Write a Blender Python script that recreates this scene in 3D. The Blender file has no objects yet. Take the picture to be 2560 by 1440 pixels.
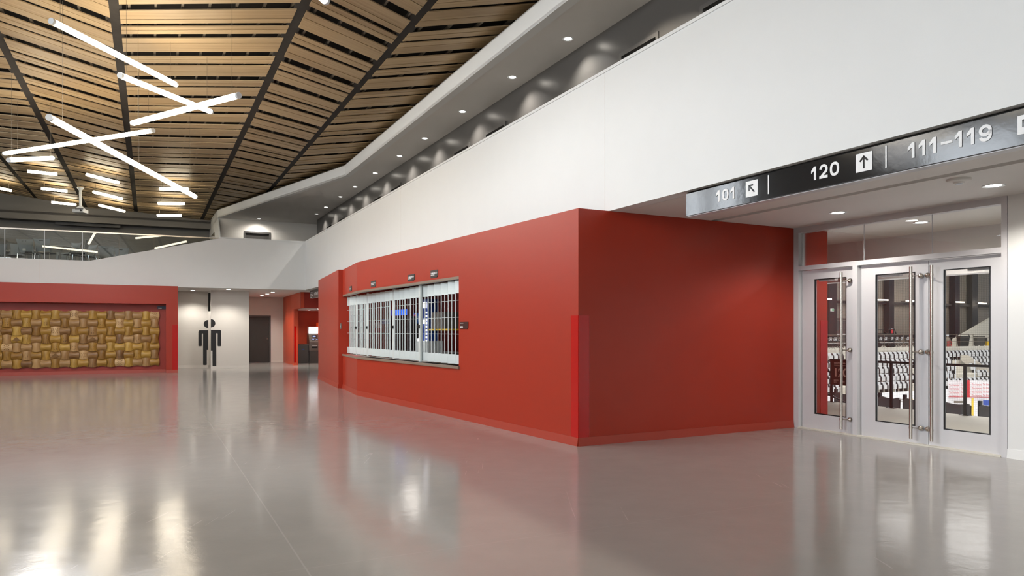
import bpy, math, random
from mathutils import Vector, Matrix
random.seed(7)
S = bpy.context.scene
COL = S.collection
F = 1850.0; CX = 1280.0; HY = 827.0; EYE = 1.35
D = Vector((-0.4406, 0.8977, 0))          # direction in which the long walls run away from the lens
NN = Vector((0.8977, 0.4406, 0))          # across it
# ---------------------------------------------------------------- geometry of the survey
def ray(x, y): return Vector(((x-CX)/F, 1.0, (HY-y)/F))
def at(x, y, Y):
    r = ray(x, y); return Vector((r.x*Y, Y, EYE+r.z*Y))
def onz(x, y, z):
    r = ray(x, y); k = (z-EYE)/r.z; return Vector((r.x*k, k, z))
def online(x, P, Q):                       # plan point of a line PQ seen at column x
    u = (x-CX)/F
    dx, dy = Q[0]-P[0], Q[1]-P[1]
    t = (u*P[1]-P[0])/(dx-u*dy)
    return Vector((P[0]+dx*t, P[1]+dy*t, 0))
def zat(y, Y): return EYE+(HY-y)/F*Y
def l0(x0, Y): return Vector((x0-0.4908*Y, Y, 0))
# ---------------------------------------------------------------- materials
def hexl(r, g, b):
    f = lambda c: (c/255/12.92) if c/255 <= .04045 else ((c/255+.055)/1.055)**2.4
    return (f(r), f(g), f(b), 1)
def mat(name, col, rough=.5, metal=0, spec=.5, coat=0, emit=None, es=0, bump=0, bscale=40, var=0, vscale=3):
    m = bpy.data.materials.new(name); m.use_nodes = True
    nt = m.node_tree; b = nt.nodes['Principled BSDF']
    b.inputs['Base Color'].default_value = col
    b.inputs['Roughness'].default_value = rough
    b.inputs['Metallic'].default_value = metal
    b.inputs['Specular IOR Level'].default_value = spec
    b.inputs['Coat Weight'].default_value = coat
    if emit:
        b.inputs['Emission Color'].default_value = emit
        b.inputs['Emission Strength'].default_value = es
    tc = nt.nodes.new('ShaderNodeTexCoord')
    if var:
        n = nt.nodes.new('ShaderNodeTexNoise'); n.inputs['Scale'].default_value = vscale; n.inputs['Detail'].default_value = 4
        nt.links.new(tc.outputs['Object'], n.inputs['Vector'])
        mr = nt.nodes.new('ShaderNodeMapRange'); mr.inputs[3].default_value = 1-var; mr.inputs[4].default_value = 1+var
        nt.links.new(n.outputs['Fac'], mr.inputs[0])
        mx = nt.nodes.new('ShaderNodeVectorMath'); mx.operation = 'SCALE'
        mx.inputs[0].default_value = col[:3]; nt.links.new(mr.outputs[0], mx.inputs['Scale'])
        nt.links.new(mx.outputs[0], b.inputs['Base Color'])
    if bump:
        n2 = nt.nodes.new('ShaderNodeTexNoise'); n2.inputs['Scale'].default_value = bscale; n2.inputs['Detail'].default_value = 3
        nt.links.new(tc.outputs['Object'], n2.inputs['Vector'])
        bp = nt.nodes.new('ShaderNodeBump'); bp.inputs['Strength'].default_value = bump; bp.inputs['Distance'].default_value = .01
        nt.links.new(n2.outputs['Fac'], bp.inputs['Height']); nt.links.new(bp.outputs[0], b.inputs['Normal'])
    return m
def emis(name, col, s):
    m = bpy.data.materials.new(name); m.use_nodes = True; nt = m.node_tree; nt.nodes.clear()
    e = nt.nodes.new('ShaderNodeEmission'); e.inputs[0].default_value = col; e.inputs[1].default_value = s
    o = nt.nodes.new('ShaderNodeOutputMaterial'); nt.links.new(e.outputs[0], o.inputs[0]); return m
def glassm(name, tint=(1,1,1,1), ior=1.5, rough=0.0):
    m = bpy.data.materials.new(name); m.use_nodes = True; nt = m.node_tree; nt.nodes.clear()
    t = nt.nodes.new('ShaderNodeBsdfTransparent'); t.inputs[0].default_value = tint
    g = nt.nodes.new('ShaderNodeBsdfGlossy'); g.inputs['Roughness'].default_value = rough
    fr = nt.nodes.new('ShaderNodeFresnel'); fr.inputs[0].default_value = ior
    mx = nt.nodes.new('ShaderNodeMixShader'); o = nt.nodes.new('ShaderNodeOutputMaterial')
    nt.links.new(fr.outputs[0], mx.inputs[0]); nt.links.new(t.outputs[0], mx.inputs[1]); nt.links.new(g.outputs[0], mx.inputs[2])
    nt.links.new(mx.outputs[0], o.inputs[0]); return m
def woodm(name, c1, c2, su=1.2, sv=30, rough=.45, seed=0, con=.35):
    m = bpy.data.materials.new(name); m.use_nodes = True; nt = m.node_tree; b = nt.nodes['Principled BSDF']
    uv = nt.nodes.new('ShaderNodeUVMap')
    mp = nt.nodes.new('ShaderNodeMapping'); mp.inputs['Scale'].default_value = (su, sv, 1); mp.inputs['Location'].default_value = (seed, seed*2, 0)
    nt.links.new(uv.outputs[0], mp.inputs[0])
    n = nt.nodes.new('ShaderNodeTexNoise'); n.inputs['Scale'].default_value = 1; n.inputs['Detail'].default_value = 5; n.inputs['Roughness'].default_value = .6
    n.inputs['Distortion'].default_value = .3
    nt.links.new(mp.outputs[0], n.inputs['Vector'])
    mp2 = nt.nodes.new('ShaderNodeMapping'); mp2.inputs['Scale'].default_value = (.05, 1.3, 1)
    nt.links.new(uv.outputs[0], mp2.inputs[0])
    n2 = nt.nodes.new('ShaderNodeTexNoise'); n2.inputs['Scale'].default_value = 1; n2.inputs['Detail'].default_value = 1
    nt.links.new(mp2.outputs[0], n2.inputs['Vector'])
    ad = nt.nodes.new('ShaderNodeMath'); ad.operation = 'ADD'
    nt.links.new(n.outputs['Fac'], ad.inputs[0]); nt.links.new(n2.outputs['Fac'], ad.inputs[1])
    cr = nt.nodes.new('ShaderNodeMapRange'); cr.inputs[1].default_value = 1-con; cr.inputs[2].default_value = 1+con
    nt.links.new(ad.outputs[0], cr.inputs[0])
    mx = nt.nodes.new('ShaderNodeMix'); mx.data_type = 'RGBA'
    mx.inputs[6].default_value = c1; mx.inputs[7].default_value = c2
    nt.links.new(cr.outputs[0], mx.inputs[0]); nt.links.new(mx.outputs[2], b.inputs['Base Color'])
    b.inputs['Roughness'].default_value = rough
    return m
M = {}
M['white'] = mat('white_paint', hexl(228,229,228), .55, bump=.05, bscale=90, var=.015)
M['whitecool'] = mat('white_paint_soffit', hexl(226,223,219), .6, var=.015)
M['beige'] = mat('warm_white_paint', hexl(222,217,210), .55, var=.02)
M['red'] = mat('red_satin_paint', hexl(160,42,17), .38, spec=.42, bump=.04, bscale=120, var=.03, vscale=1)
M['redgloss'] = mat('red_gloss_guard', hexl(178,11,5), .22, var=.02)
M['redbase'] = mat('red_rubber_base', hexl(160,52,32), .42, var=.04)
M['redniche'] = mat('deep_red_paint', hexl(150,40,24), .45, var=.03)
M['orange'] = mat('orange_red_paint', hexl(190,70,40), .42, var=.03)
M['dark'] = mat('charcoal_paint', hexl(74,72,70), .32, bump=.12, bscale=6, var=.04)
M['darkmatt'] = mat('charcoal_matt', hexl(66,64,62), .6, var=.05)
M['black'] = mat('black_plastic', hexl(22,22,23), .4, var=.05)
M['void'] = mat('black_roof_void', hexl(38,34,31), .8, bump=.6, bscale=6, var=.2)
M['doordark'] = mat('dark_grey_door', hexl(58,56,54), .38, var=.04)
M['framedark'] = mat('grey_steel_frame', hexl(84,82,80), .35, var=.03)
M['alu'] = mat('anodised_aluminium', hexl(208,207,210), .34, metal=.0, var=.02)
M['steel'] = mat('brushed_steel', hexl(190,182,172), .25, metal=1, var=.04, vscale=30)
M['rail'] = mat('galvanised_furring', hexl(120,112,100), .5, metal=.4, var=.1)
M['signgloss'] = mat('glossy_black_sign', hexl(24,25,27), .1, bump=.03, bscale=14, spec=.45)
M['bulk'] = mat('charcoal_bulkhead', hexl(122,119,115), .5, var=.03)
M['plate'] = mat('dark_sign_plate', hexl(62,58,56), .3, var=.03)
M['platebrown'] = mat('brown_sign_plate', hexl(58,30,26), .35, var=.03)
M['ltr'] = mat('white_lettering', hexl(240,240,240), .5, var=.01)
M['ltrpink'] = mat('pale_pink_lettering', hexl(232,200,188), .5, var=.01)
M['ltrred'] = mat('red_lettering', hexl(200,40,50), .5, var=.02)
M['engrave'] = mat('engraved_dark', hexl(62,40,18), .7, var=.05)
M['tube'] = emis('lit_tube', (1.0, .86, .64, 1), 19)
M['tubefar'] = emis('lit_batten', (1.0, .86, .62, 1), 20)
M['lens'] = emis('lit_lens', (1.0, .93, .82, 1), 30)
M['lensarena'] = emis('lit_high_bay', (1.0, .86, .68, 1), 14)
M['cap'] = mat('frosted_end_cap', hexl(215,220,225), .3, var=.02)
M['glass'] = glassm('clear_glass')
M['glassg'] = glassm('guard_glass', (.86,.89,.88,1), 1.6)
M['counter'] = mat('taupe_laminate', hexl(128,112,98), .4, var=.06, vscale=12)
M['grille'] = mat('white_grille_metal', hexl(206,214,214), .35, metal=.1, var=.02)
M['shell'] = mat('grey_chair_plastic', hexl(150,156,160), .45, var=.04)
M['chrome'] = mat('chrome', hexl(215,218,222), .12, metal=1, var=.01)
M['seatblue'] = mat('blue_grey_seat_pad', hexl(70,80,98), .6, var=.05)
M['tabletop'] = mat('pale_laminate_top', hexl(214,208,198), .4, var=.02)
M['concrete'] = mat('arena_concrete', hexl(196,190,178), .55, var=.08, vscale=2)
M['concretel'] = mat('arena_pale_concrete', hexl(214,210,198), .6, var=.06, vscale=2)
M['seatwhite'] = mat('white_stadium_seat', hexl(226,228,230), .4, var=.02)
M['seatgrey'] = mat('grey_stadium_seat', hexl(98,94,90), .5, var=.03)
M['seatdark'] = mat('dark_seat_frame', hexl(40,38,40), .5, var=.05)
M['boardw'] = mat('white_rink_board', hexl(240,240,242), .35, var=.01)
M['yellow'] = mat('yellow_plastic', hexl(230,190,40), .5, var=.02)
M['blue'] = mat('blue_panel', hexl(26,60,140), .4, var=.03)
M['lav'] = mat('lavender_panel', hexl(150,138,200), .5, var=.03)
M['bluelit'] = emis('lit_blue', (.03, .12, 1.0, 1), 1.6)
M['pepsi'] = mat('blue_cooler_sign', hexl(16,70,130), .3, var=.02)
M['whitelit'] = emis('lit_white_panel', (1, .97, .95, 1), 3.0)
M['screen'] = emis('lit_screen', (.45, .55, 1, 1), 1.2)
M['atm'] = mat('silver_grey_plastic', hexl(112,106,100), .35, metal=.2, var=.04)
M['vend'] = mat('vending_orange', hexl(225,70,10), .35, var=.02, emit=hexl(225,70,10), es=.35)
M['green'] = mat('green_exit_pictogram', hexl(40,150,90), .5, var=.02)
M['logored'] = mat('logo_red', hexl(200,40,50), .45, var=.02)
M['logoblue'] = mat('logo_blue', hexl(50,80,170), .45, var=.02)
M['logoyel'] = mat('logo_yellow', hexl(235,200,60), .45, var=.02)
M['wood'] = woodm('larch_slats', hexl(194,170,132), hexl(148,123,88), .5, 26)
M['tileA'] = [woodm('carved_tile_%d' % i, c1, c2, 2.6, 17, .42, i*3.1, .22) for i, (c1, c2) in enumerate([
    (hexl(188,148,70), hexl(138,98,38)), (hexl(176,134,60), hexl(116,78,36)), (hexl(162,124,76), hexl(116,80,48)),
    (hexl(196,158,78), hexl(154,116,48)), (hexl(184,146,96), hexl(146,110,68))])]
M['tileplain'] = woodm('carved_tile_pale', hexl(214,180,132), hexl(190,152,104), 1.2, 7, .42, 9)
M['oakline'] = mat('carved_brown_line', hexl(120,86,44), .7, var=.05)  # brown tone of the engraved lines and carved emblems
# corrugated cladding
def corr():
    m = mat('corrugated_dark_cladding', hexl(150,141,130), .5, metal=.1)
    nt = m.node_tree; b = nt.nodes['Principled BSDF']
    tc = nt.nodes['Texture Coordinate']; w = nt.nodes.new('ShaderNodeTexWave'); w.inputs['Scale'].default_value = 1.3
    w.bands_direction = 'X'
    nt.links.new(tc.outputs['Object'], w.inputs['Vector'])
    bp = nt.nodes.new('ShaderNodeBump'); bp.inputs['Strength'].default_value = 1; bp.inputs['Distance'].default_value = .025
    nt.links.new(w.outputs['Fac'], bp.inputs['Height']); nt.links.new(bp.outputs[0], b.inputs['Normal'])
    return m
M['corr'] = corr()
def netm():
    m = bpy.data.materials.new('black_netting'); m.use_nodes = True; nt = m.node_tree; nt.nodes.clear()
    tc = nt.nodes.new('ShaderNodeUVMap'); sx = nt.nodes.new('ShaderNodeSeparateXYZ'); nt.links.new(tc.outputs[0], sx.inputs[0])
    outs = []
    for i in (0, 1):
        f = nt.nodes.new('ShaderNodeMath'); f.operation = 'FRACT'; nt.links.new(sx.outputs[i], f.inputs[0])
        c = nt.nodes.new('ShaderNodeMath'); c.operation = 'LESS_THAN'; c.inputs[1].default_value = .13; nt.links.new(f.outputs[0], c.inputs[0]); outs.append(c)
    mxm = nt.nodes.new('ShaderNodeMath'); mxm.operation = 'MAXIMUM'
    nt.links.new(outs[0].outputs[0], mxm.inputs[0]); nt.links.new(outs[1].outputs[0], mxm.inputs[1])
    hf = nt.nodes.new('ShaderNodeMath'); hf.operation = 'MULTIPLY'; hf.inputs[1].default_value = .3; nt.links.new(mxm.outputs[0], hf.inputs[0]); mxm = hf
    t = nt.nodes.new('ShaderNodeBsdfTransparent'); d = nt.nodes.new('ShaderNodeBsdfDiffuse'); d.inputs[0].default_value = hexl(110,106,100)
    mx = nt.nodes.new('ShaderNodeMixShader'); o = nt.nodes.new('ShaderNodeOutputMaterial')
    nt.links.new(mxm.outputs[0], mx.inputs[0]); nt.links.new(t.outputs[0], mx.inputs[1]); nt.links.new(d.outputs[0], mx.inputs[2]); nt.links.new(mx.outputs[0], o.inputs[0])
    return m
M['net'] = netm()
# polished floor: grey coating, fine ripple, control joints, scuffs
def floorm():
    m = bpy.data.materials.new('polished_grey_floor'); m.use_nodes = True; nt = m.node_tree; b = nt.nodes['Principled BSDF']
    L = nt.links.new
    def math_(op, a, bb=None, cl=False):
        n = nt.nodes.new('ShaderNodeMath'); n.operation = op; n.use_clamp = cl
        for i, v in enumerate((a, bb)):
            if v is None: continue
            if isinstance(v, (int, float)): n.inputs[i].default_value = v
            else: L(v, n.inputs[i])
        return n.outputs[0]
    g = nt.nodes.new('ShaderNodeNewGeometry')
    def dot(v):
        n = nt.nodes.new('ShaderNodeVectorMath'); n.operation = 'DOT_PRODUCT'; L(g.outputs['Position'], n.inputs[0]); n.inputs[1].default_value = v; return n.outputs['Value']
    def noise(sc, det=3, src=None, vec=None):
        n = nt.nodes.new('ShaderNodeTexNoise'); n.inputs['Scale'].default_value = sc; n.inputs['Detail'].default_value = det
        if vec:
            mp = nt.nodes.new('ShaderNodeMapping'); mp.inputs['Scale'].default_value = vec[0]; mp.inputs['Rotation'].default_value = (0,0,vec[1])
            L(g.outputs['Position'], mp.inputs[0]); L(mp.outputs[0], n.inputs['Vector'])
        else: L(g.outputs['Position'], n.inputs['Vector'])
        return n.outputs['Fac']
    s = dot(tuple(NN)); t = dot(tuple(D))
    s1 = math_('ABSOLUTE', math_('SUBTRACT', math_('PINGPONG', math_('SUBTRACT', s, .80), 3.05), 0))
    t1 = math_('ABSOLUTE', math_('PINGPONG', math_('SUBTRACT', t, 1.35), 1.47))
    ls = math_('LESS_THAN', s1, .005); lt = math_('LESS_THAN', t1, .004)
    seam = math_('MAXIMUM', ls, math_('MULTIPLY', lt, .5))
    # scuffs
    wv = nt.nodes.new('ShaderNodeTexNoise'); wv.inputs['Scale'].default_value = 1; wv.inputs['Detail'].default_value = 2; wv.inputs['Distortion'].default_value = 1.5
    mp = nt.nodes.new('ShaderNodeMapping'); mp.inputs['Scale'].default_value = (18, .6, 1); mp.inputs['Rotation'].default_value = (0,0,.5)
    L(g.outputs['Position'], mp.inputs[0]); L(mp.outputs[0], wv.inputs['Vector'])
    sc = math_('MULTIPLY', math_('GREATER_THAN', wv.outputs['Fac'], .705), math_('GREATER_THAN', noise(.5, 1), .56))
    big = noise(.35, 4); mid = noise(3.5, 5)
    mr = nt.nodes.new('ShaderNodeMapRange'); mr.inputs[3].default_value = .86; mr.inputs[4].default_value = 1.14
    L(math_('ADD', math_('MULTIPLY', big, .6), math_('MULTIPLY', mid, .4)), mr.inputs[0])
    fac = math_('ADD', math_('ADD', mr.outputs[0], math_('MULTIPLY', seam, .16)), math_('MULTIPLY', sc, .25))
    vm = nt.nodes.new('ShaderNodeVectorMath'); vm.operation = 'SCALE'; vm.inputs[0].default_value = hexl(154,150,146)[:3]
    L(fac, vm.inputs['Scale']); L(vm.outputs[0], b.inputs['Base Color'])
    rr = nt.nodes.new('ShaderNodeMapRange'); rr.inputs[3].default_value = .09; rr.inputs[4].default_value = .17
    L(mid, rr.inputs[0]); L(rr.outputs[0], b.inputs['Roughness'])
    b.inputs['Specular IOR Level'].default_value = .45
    h = math_('ADD', math_('MULTIPLY', noise(7, 2), .8), math_('MULTIPLY', noise(60, 2), .25))
    bp = nt.nodes.new('ShaderNodeBump'); bp.inputs['Strength'].default_value = .17; bp.inputs['Distance'].default_value = .006
    L(h, bp.inputs['Height']); L(bp.outputs[0], b.inputs['Normal'])
    return m
M['floor'] = floorm()
# ---------------------------------------------------------------- mesh builder
class MB:
    def __init__(s): s.v = []; s.f = []; s.mi = []; s.uv = []
    def face(s, pts, mi=0, uv=None):
        i = len(s.v); s.v += [Vector(p) for p in pts]; s.f.append(tuple(range(i, i+len(pts)))); s.mi.append(mi); s.uv.append(uv)
    def hexa(s, b, t, mi=0, uvs=None):          # b,t: 4 bottom and 4 top points
        b = [Vector(p) for p in b]; t = [Vector(p) for p in t]
        s.face(b[::-1], mi, uvs[::-1] if uvs else None); s.face(t, mi, uvs)
        for i in range(4):
            j = (i+1) % 4; s.face([b[i], b[j], t[j], t[i]], mi, [uvs[i], uvs[j], uvs[j], uvs[i]] if uvs else None)
    def box(s, c, sx, sy, sz, ax=None, mi=0):   # centre, sizes, axes
        c = Vector(c); X, Y, Z = ax if ax else (Vector((1,0,0)), Vector((0,1,0)), Vector((0,0,1)))
        X = X*sx/2; Y = Y*sy/2; Z = Z*sz/2
        b = [c-X-Y-Z, c+X-Y-Z, c+X+Y-Z, c-X+Y-Z]; s.hexa(b, [p+2*Z for p in b], mi)
    def prism(s, poly, vec, mi=0):
        vec = Vector(vec); a = [Vector(p) for p in poly]; b = [p+vec for p in a]
        s.face(a[::-1], mi); s.face(b, mi)
        for i in range(len(a)):
            j = (i+1) % len(a); s.face([a[i], a[j], b[j], b[i]], mi)
    def tube(s, pts, r, n=8, mi=0, caps=True):
        pts = [Vector(p) for p in pts]; rs = r if isinstance(r, (list, tuple)) else [r]*len(pts); rings = []
        for k, p in enumerate(pts):
            t = (pts[min(k+1, len(pts)-1)]-pts[max(k-1, 0)]).normalized()
            a = Vector((0,0,1)) if abs(t.z) < .9 else Vector((1,0,0))
            u = t.cross(a).normalized(); w = t.cross(u)
            rings.append([p+(u*math.cos(2*math.pi*i/n)+w*math.sin(2*math.pi*i/n))*rs[k] for i in range(n)])
        i0 = len(s.v)
        for rg in rings: s.v += rg
        for k in range(len(rings)-1):
            for i in range(n):
                j = (i+1) % n; s.f.append((i0+k*n+i, i0+k*n+j, i0+(k+1)*n+j, i0+(k+1)*n+i)); s.mi.append(mi); s.uv.append(None)
        if caps:
            s.f.append(tuple(i0+i for i in range(n))[::-1]); s.mi.append(mi); s.uv.append(None)
            s.f.append(tuple(i0+(len(rings)-1)*n+i for i in range(n))); s.mi.append(mi); s.uv.append(None)
    def lathe(s, prof, c, n=24, mi=0, rot=None):
        i0 = len(s.v); c = Vector(c)
        for r, z in prof:
            for i in range(n):
                p = Vector((r*math.cos(2*math.pi*i/n), r*math.sin(2*math.pi*i/n), z))
                if rot: p = rot @ p
                s.v.append(c+p)
        for k in range(len(prof)-1):
            for i in range(n):
                j = (i+1) % n; s.f.append((i0+k*n+i, i0+k*n+j, i0+(k+1)*n+j, i0+(k+1)*n+i)); s.mi.append(mi); s.uv.append(None)
        for k, rv in ((0, True), (len(prof)-1, False)):
            if prof[k][0] > 1e-5:
                q = tuple(i0+k*n+i for i in range(n)); s.f.append(q[::-1] if rv else q); s.mi.append(mi); s.uv.append(None)
    def grid(s, fn, nu, nv, mi=0, uvf=None):
        i0 = len(s.v)
        for a in range(nu+1):
            for b in range(nv+1): s.v.append(Vector(fn(a/nu, b/nv)))
        for a in range(nu):
            for b in range(nv):
                q = i0+a*(nv+1)+b; s.f.append((q, q+nv+1, q+nv+2, q+1)); s.mi.append(mi)
                s.uv.append([uvf(a/nu, b/nv), uvf((a+1)/nu, b/nv), uvf((a+1)/nu, (b+1)/nv), uvf(a/nu, (b+1)/nv)] if uvf else None)
    def build(s, name, mats, parent=None, smooth=False, local=False, keep=False, bevel=0):
        me = bpy.data.meshes.new(name)
        off = Vector((0,0,0))
        if parent is not None and not local: off = wloc(parent)
        elif parent is None and not keep and not local:
            xs = [v.x for v in s.v]; ys = [v.y for v in s.v]; zs = [v.z for v in s.v]
            off = Vector(((min(xs)+max(xs))/2, (min(ys)+max(ys))/2, min(zs)))
        me.from_pydata([v-off for v in s.v], [], s.f)
        for m in (mats if isinstance(mats, (list, tuple)) else [mats]): me.materials.append(m)
        me.polygons.foreach_set('material_index', s.mi)
        if any(u for u in s.uv):
            uvl = me.uv_layers.new(name='UVMap'); k = 0; dat = []
            for f, u in zip(s.f, s.uv):
                for q in range(len(f)): dat += list(u[q]) if u else [0, 0]
            uvl.data.foreach_set('uv', dat)
        if smooth:
            me.polygons.foreach_set('use_smooth', [True]*len(me.polygons))
        me.update()
        o = bpy.data.objects.new(name, me); COL.objects.link(o)
        if parent is not None: o.parent = parent
        elif not local: o.location = off
        if smooth:
            try: me.set_sharp_from_angle(angle=math.radians(40))
            except Exception: pass
        if bevel:
            b = o.modifiers.new('bevel', 'BEVEL'); b.width = bevel; b.segments = 2; b.limit_method = 'ANGLE'
        return o
def wloc(o):
    l = Vector(o.location)
    while o.parent is not None: o = o.parent; l += Vector(o.location)
    return l
def tag(o, label=None, cat=None, group=None, kind=None):
    if label: o['label'] = label
    if cat: o['category'] = cat
    if group: o['group'] = group
    if kind: o['kind'] = kind
    return o
def thing(name, label, cat, loc=(0,0,0), rz=0, group=None):
    o = bpy.data.objects.new(name, None); o.empty_display_size = .1; COL.objects.link(o); o.location = loc; o.rotation_euler = (0,0,rz)
    return tag(o, label, cat, group)
def struct(o, label=None, cat=None): return tag(o, label, cat, kind='structure')
def dup(root, loc, rz, label=None, group=None, scale=None):
    r = root.copy(); COL.objects.link(r); r.location = loc; r.rotation_euler = (0,0,rz)
    if label: r['label'] = label
    if group: r['group'] = group
    if scale: r.scale = scale
    def rec(a, b):
        for ch in list(kids[a]):
            c = ch.copy(); COL.objects.link(c); c.parent = b; kids[b] = []
            kids[b].append(c); 
            rec(ch, c)
    kids = {}
    def reg(a):
        kids[a] = [x for x in a.children]
        for x in kids[a]: reg(x)
    reg(root); kids[r] = []; rec(root, r)
    return r
def text(s, size, org, xd, parent, m, name='lettering', up=Vector((0,0,1)), bold=0, ext=.001, align='LEFT', sx=1.0, label=None, fit=None):
    cu = bpy.data.curves.new(name, 'FONT'); cu.body = s; cu.size = size; cu.extrude = ext; cu.offset = bold*size; cu.align_x = align
    cu.resolution_u = 3
    ob = bpy.data.objects.new(name, cu); COL.objects.link(ob)
    dg = bpy.context.evaluated_depsgraph_get(); dg.update()
    me = bpy.data.meshes.new_from_object(ob.evaluated_get(dg))
    bpy.data.objects.remove(ob); bpy.data.curves.remove(cu)
    xd = Vector(xd).normalized(); z = xd.cross(up)
    off = wloc(parent) if parent is not None else Vector((0,0,0))
    R = Matrix((xd*sx, up, z)).transposed().to_4x4()
    if fit:
        w_ = max(v.co.x for v in me.vertices)-min(v.co.x for v in me.vertices); R = R @ Matrix.Scale(fit/w_, 4, (1,0,0))
    me.transform(Matrix.Translation(Vector(org)-off) @ R)
    me.materials.clear(); me.materials.append(m)
    o = bpy.data.objects.new(name, me); COL.objects.link(o)
    if parent is not None: o.parent = parent
    return o
# wall plate with rectangular holes; visible face lies on PQ, body goes away from the lens
def plate(mb, P, Q, z0, z1, t=.15, holes=(), mi=0, away=None):
    P = Vector((P[0], P[1], 0)); Q = Vector((Q[0], Q[1], 0)); u = (Q-P); L = u.length; u.normalize()
    n = Vector((-u.y, u.x, 0))
    if away is None: away = (P+Q)/2
    if n.dot(away) < 0: n = -n
    ss = sorted({0.0, L, *[h[0] for h in holes], *[h[1] for h in holes]}); zs = sorted({z0, z1, *[h[2] for h in holes], *[h[3] for h in holes]})
    def solid(i, j):
        if i < 0 or j < 0 or i >= len(ss)-1 or j >= len(zs)-1: return False
        a = (ss[i]+ss[i+1])/2; b = (zs[j]+zs[j+1])/2
        return not any(h[0] < a < h[1] and h[2] < b < h[3] for h in holes)
    def pt(s_, z_, d): return P+u*s_+n*d+Vector((0,0,z_))
    for i in range(len(ss)-1):
        for j in range(len(zs)-1):
            if not solid(i, j): continue
            a, b, c, d = ss[i], ss[i+1], zs[j], zs[j+1]
            mb.face([pt(a,c,0), pt(b,c,0), pt(b,d,0), pt(a,d,0)], mi); mb.face([pt(a,c,t), pt(a,d,t), pt(b,d,t), pt(b,c,t)], mi)
            if not solid(i-1, j): mb.face([pt(a,c,0), pt(a,d,0), pt(a,d,t), pt(a,c,t)], mi)
            if not solid(i+1, j): mb.face([pt(b,c,0), pt(b,c,t), pt(b,d,t), pt(b,d,0)], mi)
            if not solid(i, j-1): mb.face([pt(a,c,0), pt(a,c,t), pt(b,c,t), pt(b,c,0)], mi)
            if not solid(i, j+1): mb.face([pt(a,d,0), pt(b,d,0), pt(b,d,t), pt(a,d,t)], mi)
def wall(name, P, Q, z0, z1, m, t=.15, holes=(), label=None, away=None):
    mb = MB(); plate(mb, P, Q, z0, z1, t, holes, away=away); return struct(mb.build(name, m), label)
def slab(name, poly, z0, z1, m, label=None):
    mb = MB(); mb.prism([(p[0], p[1], z0) for p in poly], (0,0,z1-z0)); return struct(mb.build(name, m), label)
def sdist(P, Q, X): return (Vector((X[0],X[1],0))-Vector((P[0],P[1],0))).dot((Vector((Q[0],Q[1],0))-Vector((P[0],P[1],0))).normalized())

CZ = 2.784; TOPZ = 4.465; UF = 3.40; UC = 6.10
# ---------------------------------------------------------------- plan points
C1 = Vector((.7755, 8.642, 0)); C2 = Vector((3.944, 10.363, 0)); C3 = Vector((-3.245, 15.514, 0)); C4 = Vector((-5.405, 21.05, 0))
DR = Vector((5.256, 7.854, 0)); dd = (DR-C2).normalized(); dn = Vector((-dd.y, dd.x, 0))      # into the arena
if dn.y < 0: dn = -dn
sidev = (C2-C1).normalized()
W2 = C2+sidev*.70
WH = l0(5.506, 26.01)                       # far inner corner of the white balcony
# ---------------------------------------------------------------- floor and ceilings
mb = MB(); fe = C2+dn*3.65                   # concourse edge in the arena
e1 = fe-dd*16; e2 = fe+dd*16
mb.face([(-26,-14,0), (16,-14,0), (e2.x,e2.y,0), (e1.x,e1.y,0), (-2,44,0), (-26,44,0)])
struct(mb.build('floor', M['floor'], keep=True), 'polished grey coated concrete floor of the foyer', 'floor')
bk = C2+dn*2.1
b1 = bk-dd*9; b2 = bk+dd*20
slab('ceiling_soffit', [l0(5.62,-13), l0(5.62,26.1), (-22,19.6), (-26,19), (-26,44), (-3,44), b1, b2], CZ+.07, UF, M['white'], 'slab over the ground floor concourse')
# soffit board with a shadow slot in front of the doors
sl0 = 7.30; 
mb = MB()
def lp(x0, Y): p = l0(x0, Y); return (p.x, p.y)
def pris(poly): mb.prism([(p[0], p[1], CZ) for p in poly], (0,0,.07))
slotA, slotB = 9.85, -13
pris([lp(5.71,-13), lp(5.71,26.3), lp(sl0,26.3), lp(sl0,-13)])
pris([lp(sl0,slotA), lp(sl0,26.3), lp(sl0+.14,26.3), lp(sl0+.14,slotA)])
pris([lp(sl0+.14,-13), lp(sl0+.14,26.3), (b1.x,b1.y), (b2.x,b2.y)])
pris([lp(5.71,26.28), (-22,19.62), (-26,19), (-26,44), (-3,44), (b1.x,b1.y), lp(sl0+.14,26.3)])
struct(mb.build('ceiling_soffit_board', M['whitecool']), 'smooth pale soffit with a narrow slot running past the doors', 'ceiling')
# ---------------------------------------------------------------- long white balcony wall
A = l0(5.506, -13)
wall('wall_balcony_long', A, WH, CZ, TOPZ, M['white'], .18, label='long plain white balcony wall above the red block')
mb = MB(); plate(mb, A-NN*.012, WH-NN*.012, TOPZ, TOPZ+.035, .21); struct(mb.build('trim_balcony_cap', M['white']), 'thin white cap on the long balcony wall')
# back balcony wall, lower at left with a sloping step
bv = Vector((-4.16, -1.914, 0)).normalized()     # towards the left
def bw(x): return online(x, WH, WH+bv)
pL = WH+bv*17
prof = [(WH, CZ), (WH, TOPZ), (bw(549), 4.455), (bw(224), 3.55), (pL, 3.55), (pL, CZ)]
bn = Vector((bv.y, -bv.x, 0)); bn = bn if bn.y > 0 else -bn
mb = MB(); mb.prism([(p.x, p.y, z) for p, z in prof], bn*.18); struct(mb.build('wall_balcony_back', M['white']), 'white balcony wall that steps down to the glass guard', 'wall')
mb = MB(); plate(mb, WH-bn*.012, bw(549)-bn*.012, TOPZ-.005, TOPZ+.03, .2); struct(mb.build('trim_back_cap', M['white']), 'thin white cap on the back balcony wall')
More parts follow.
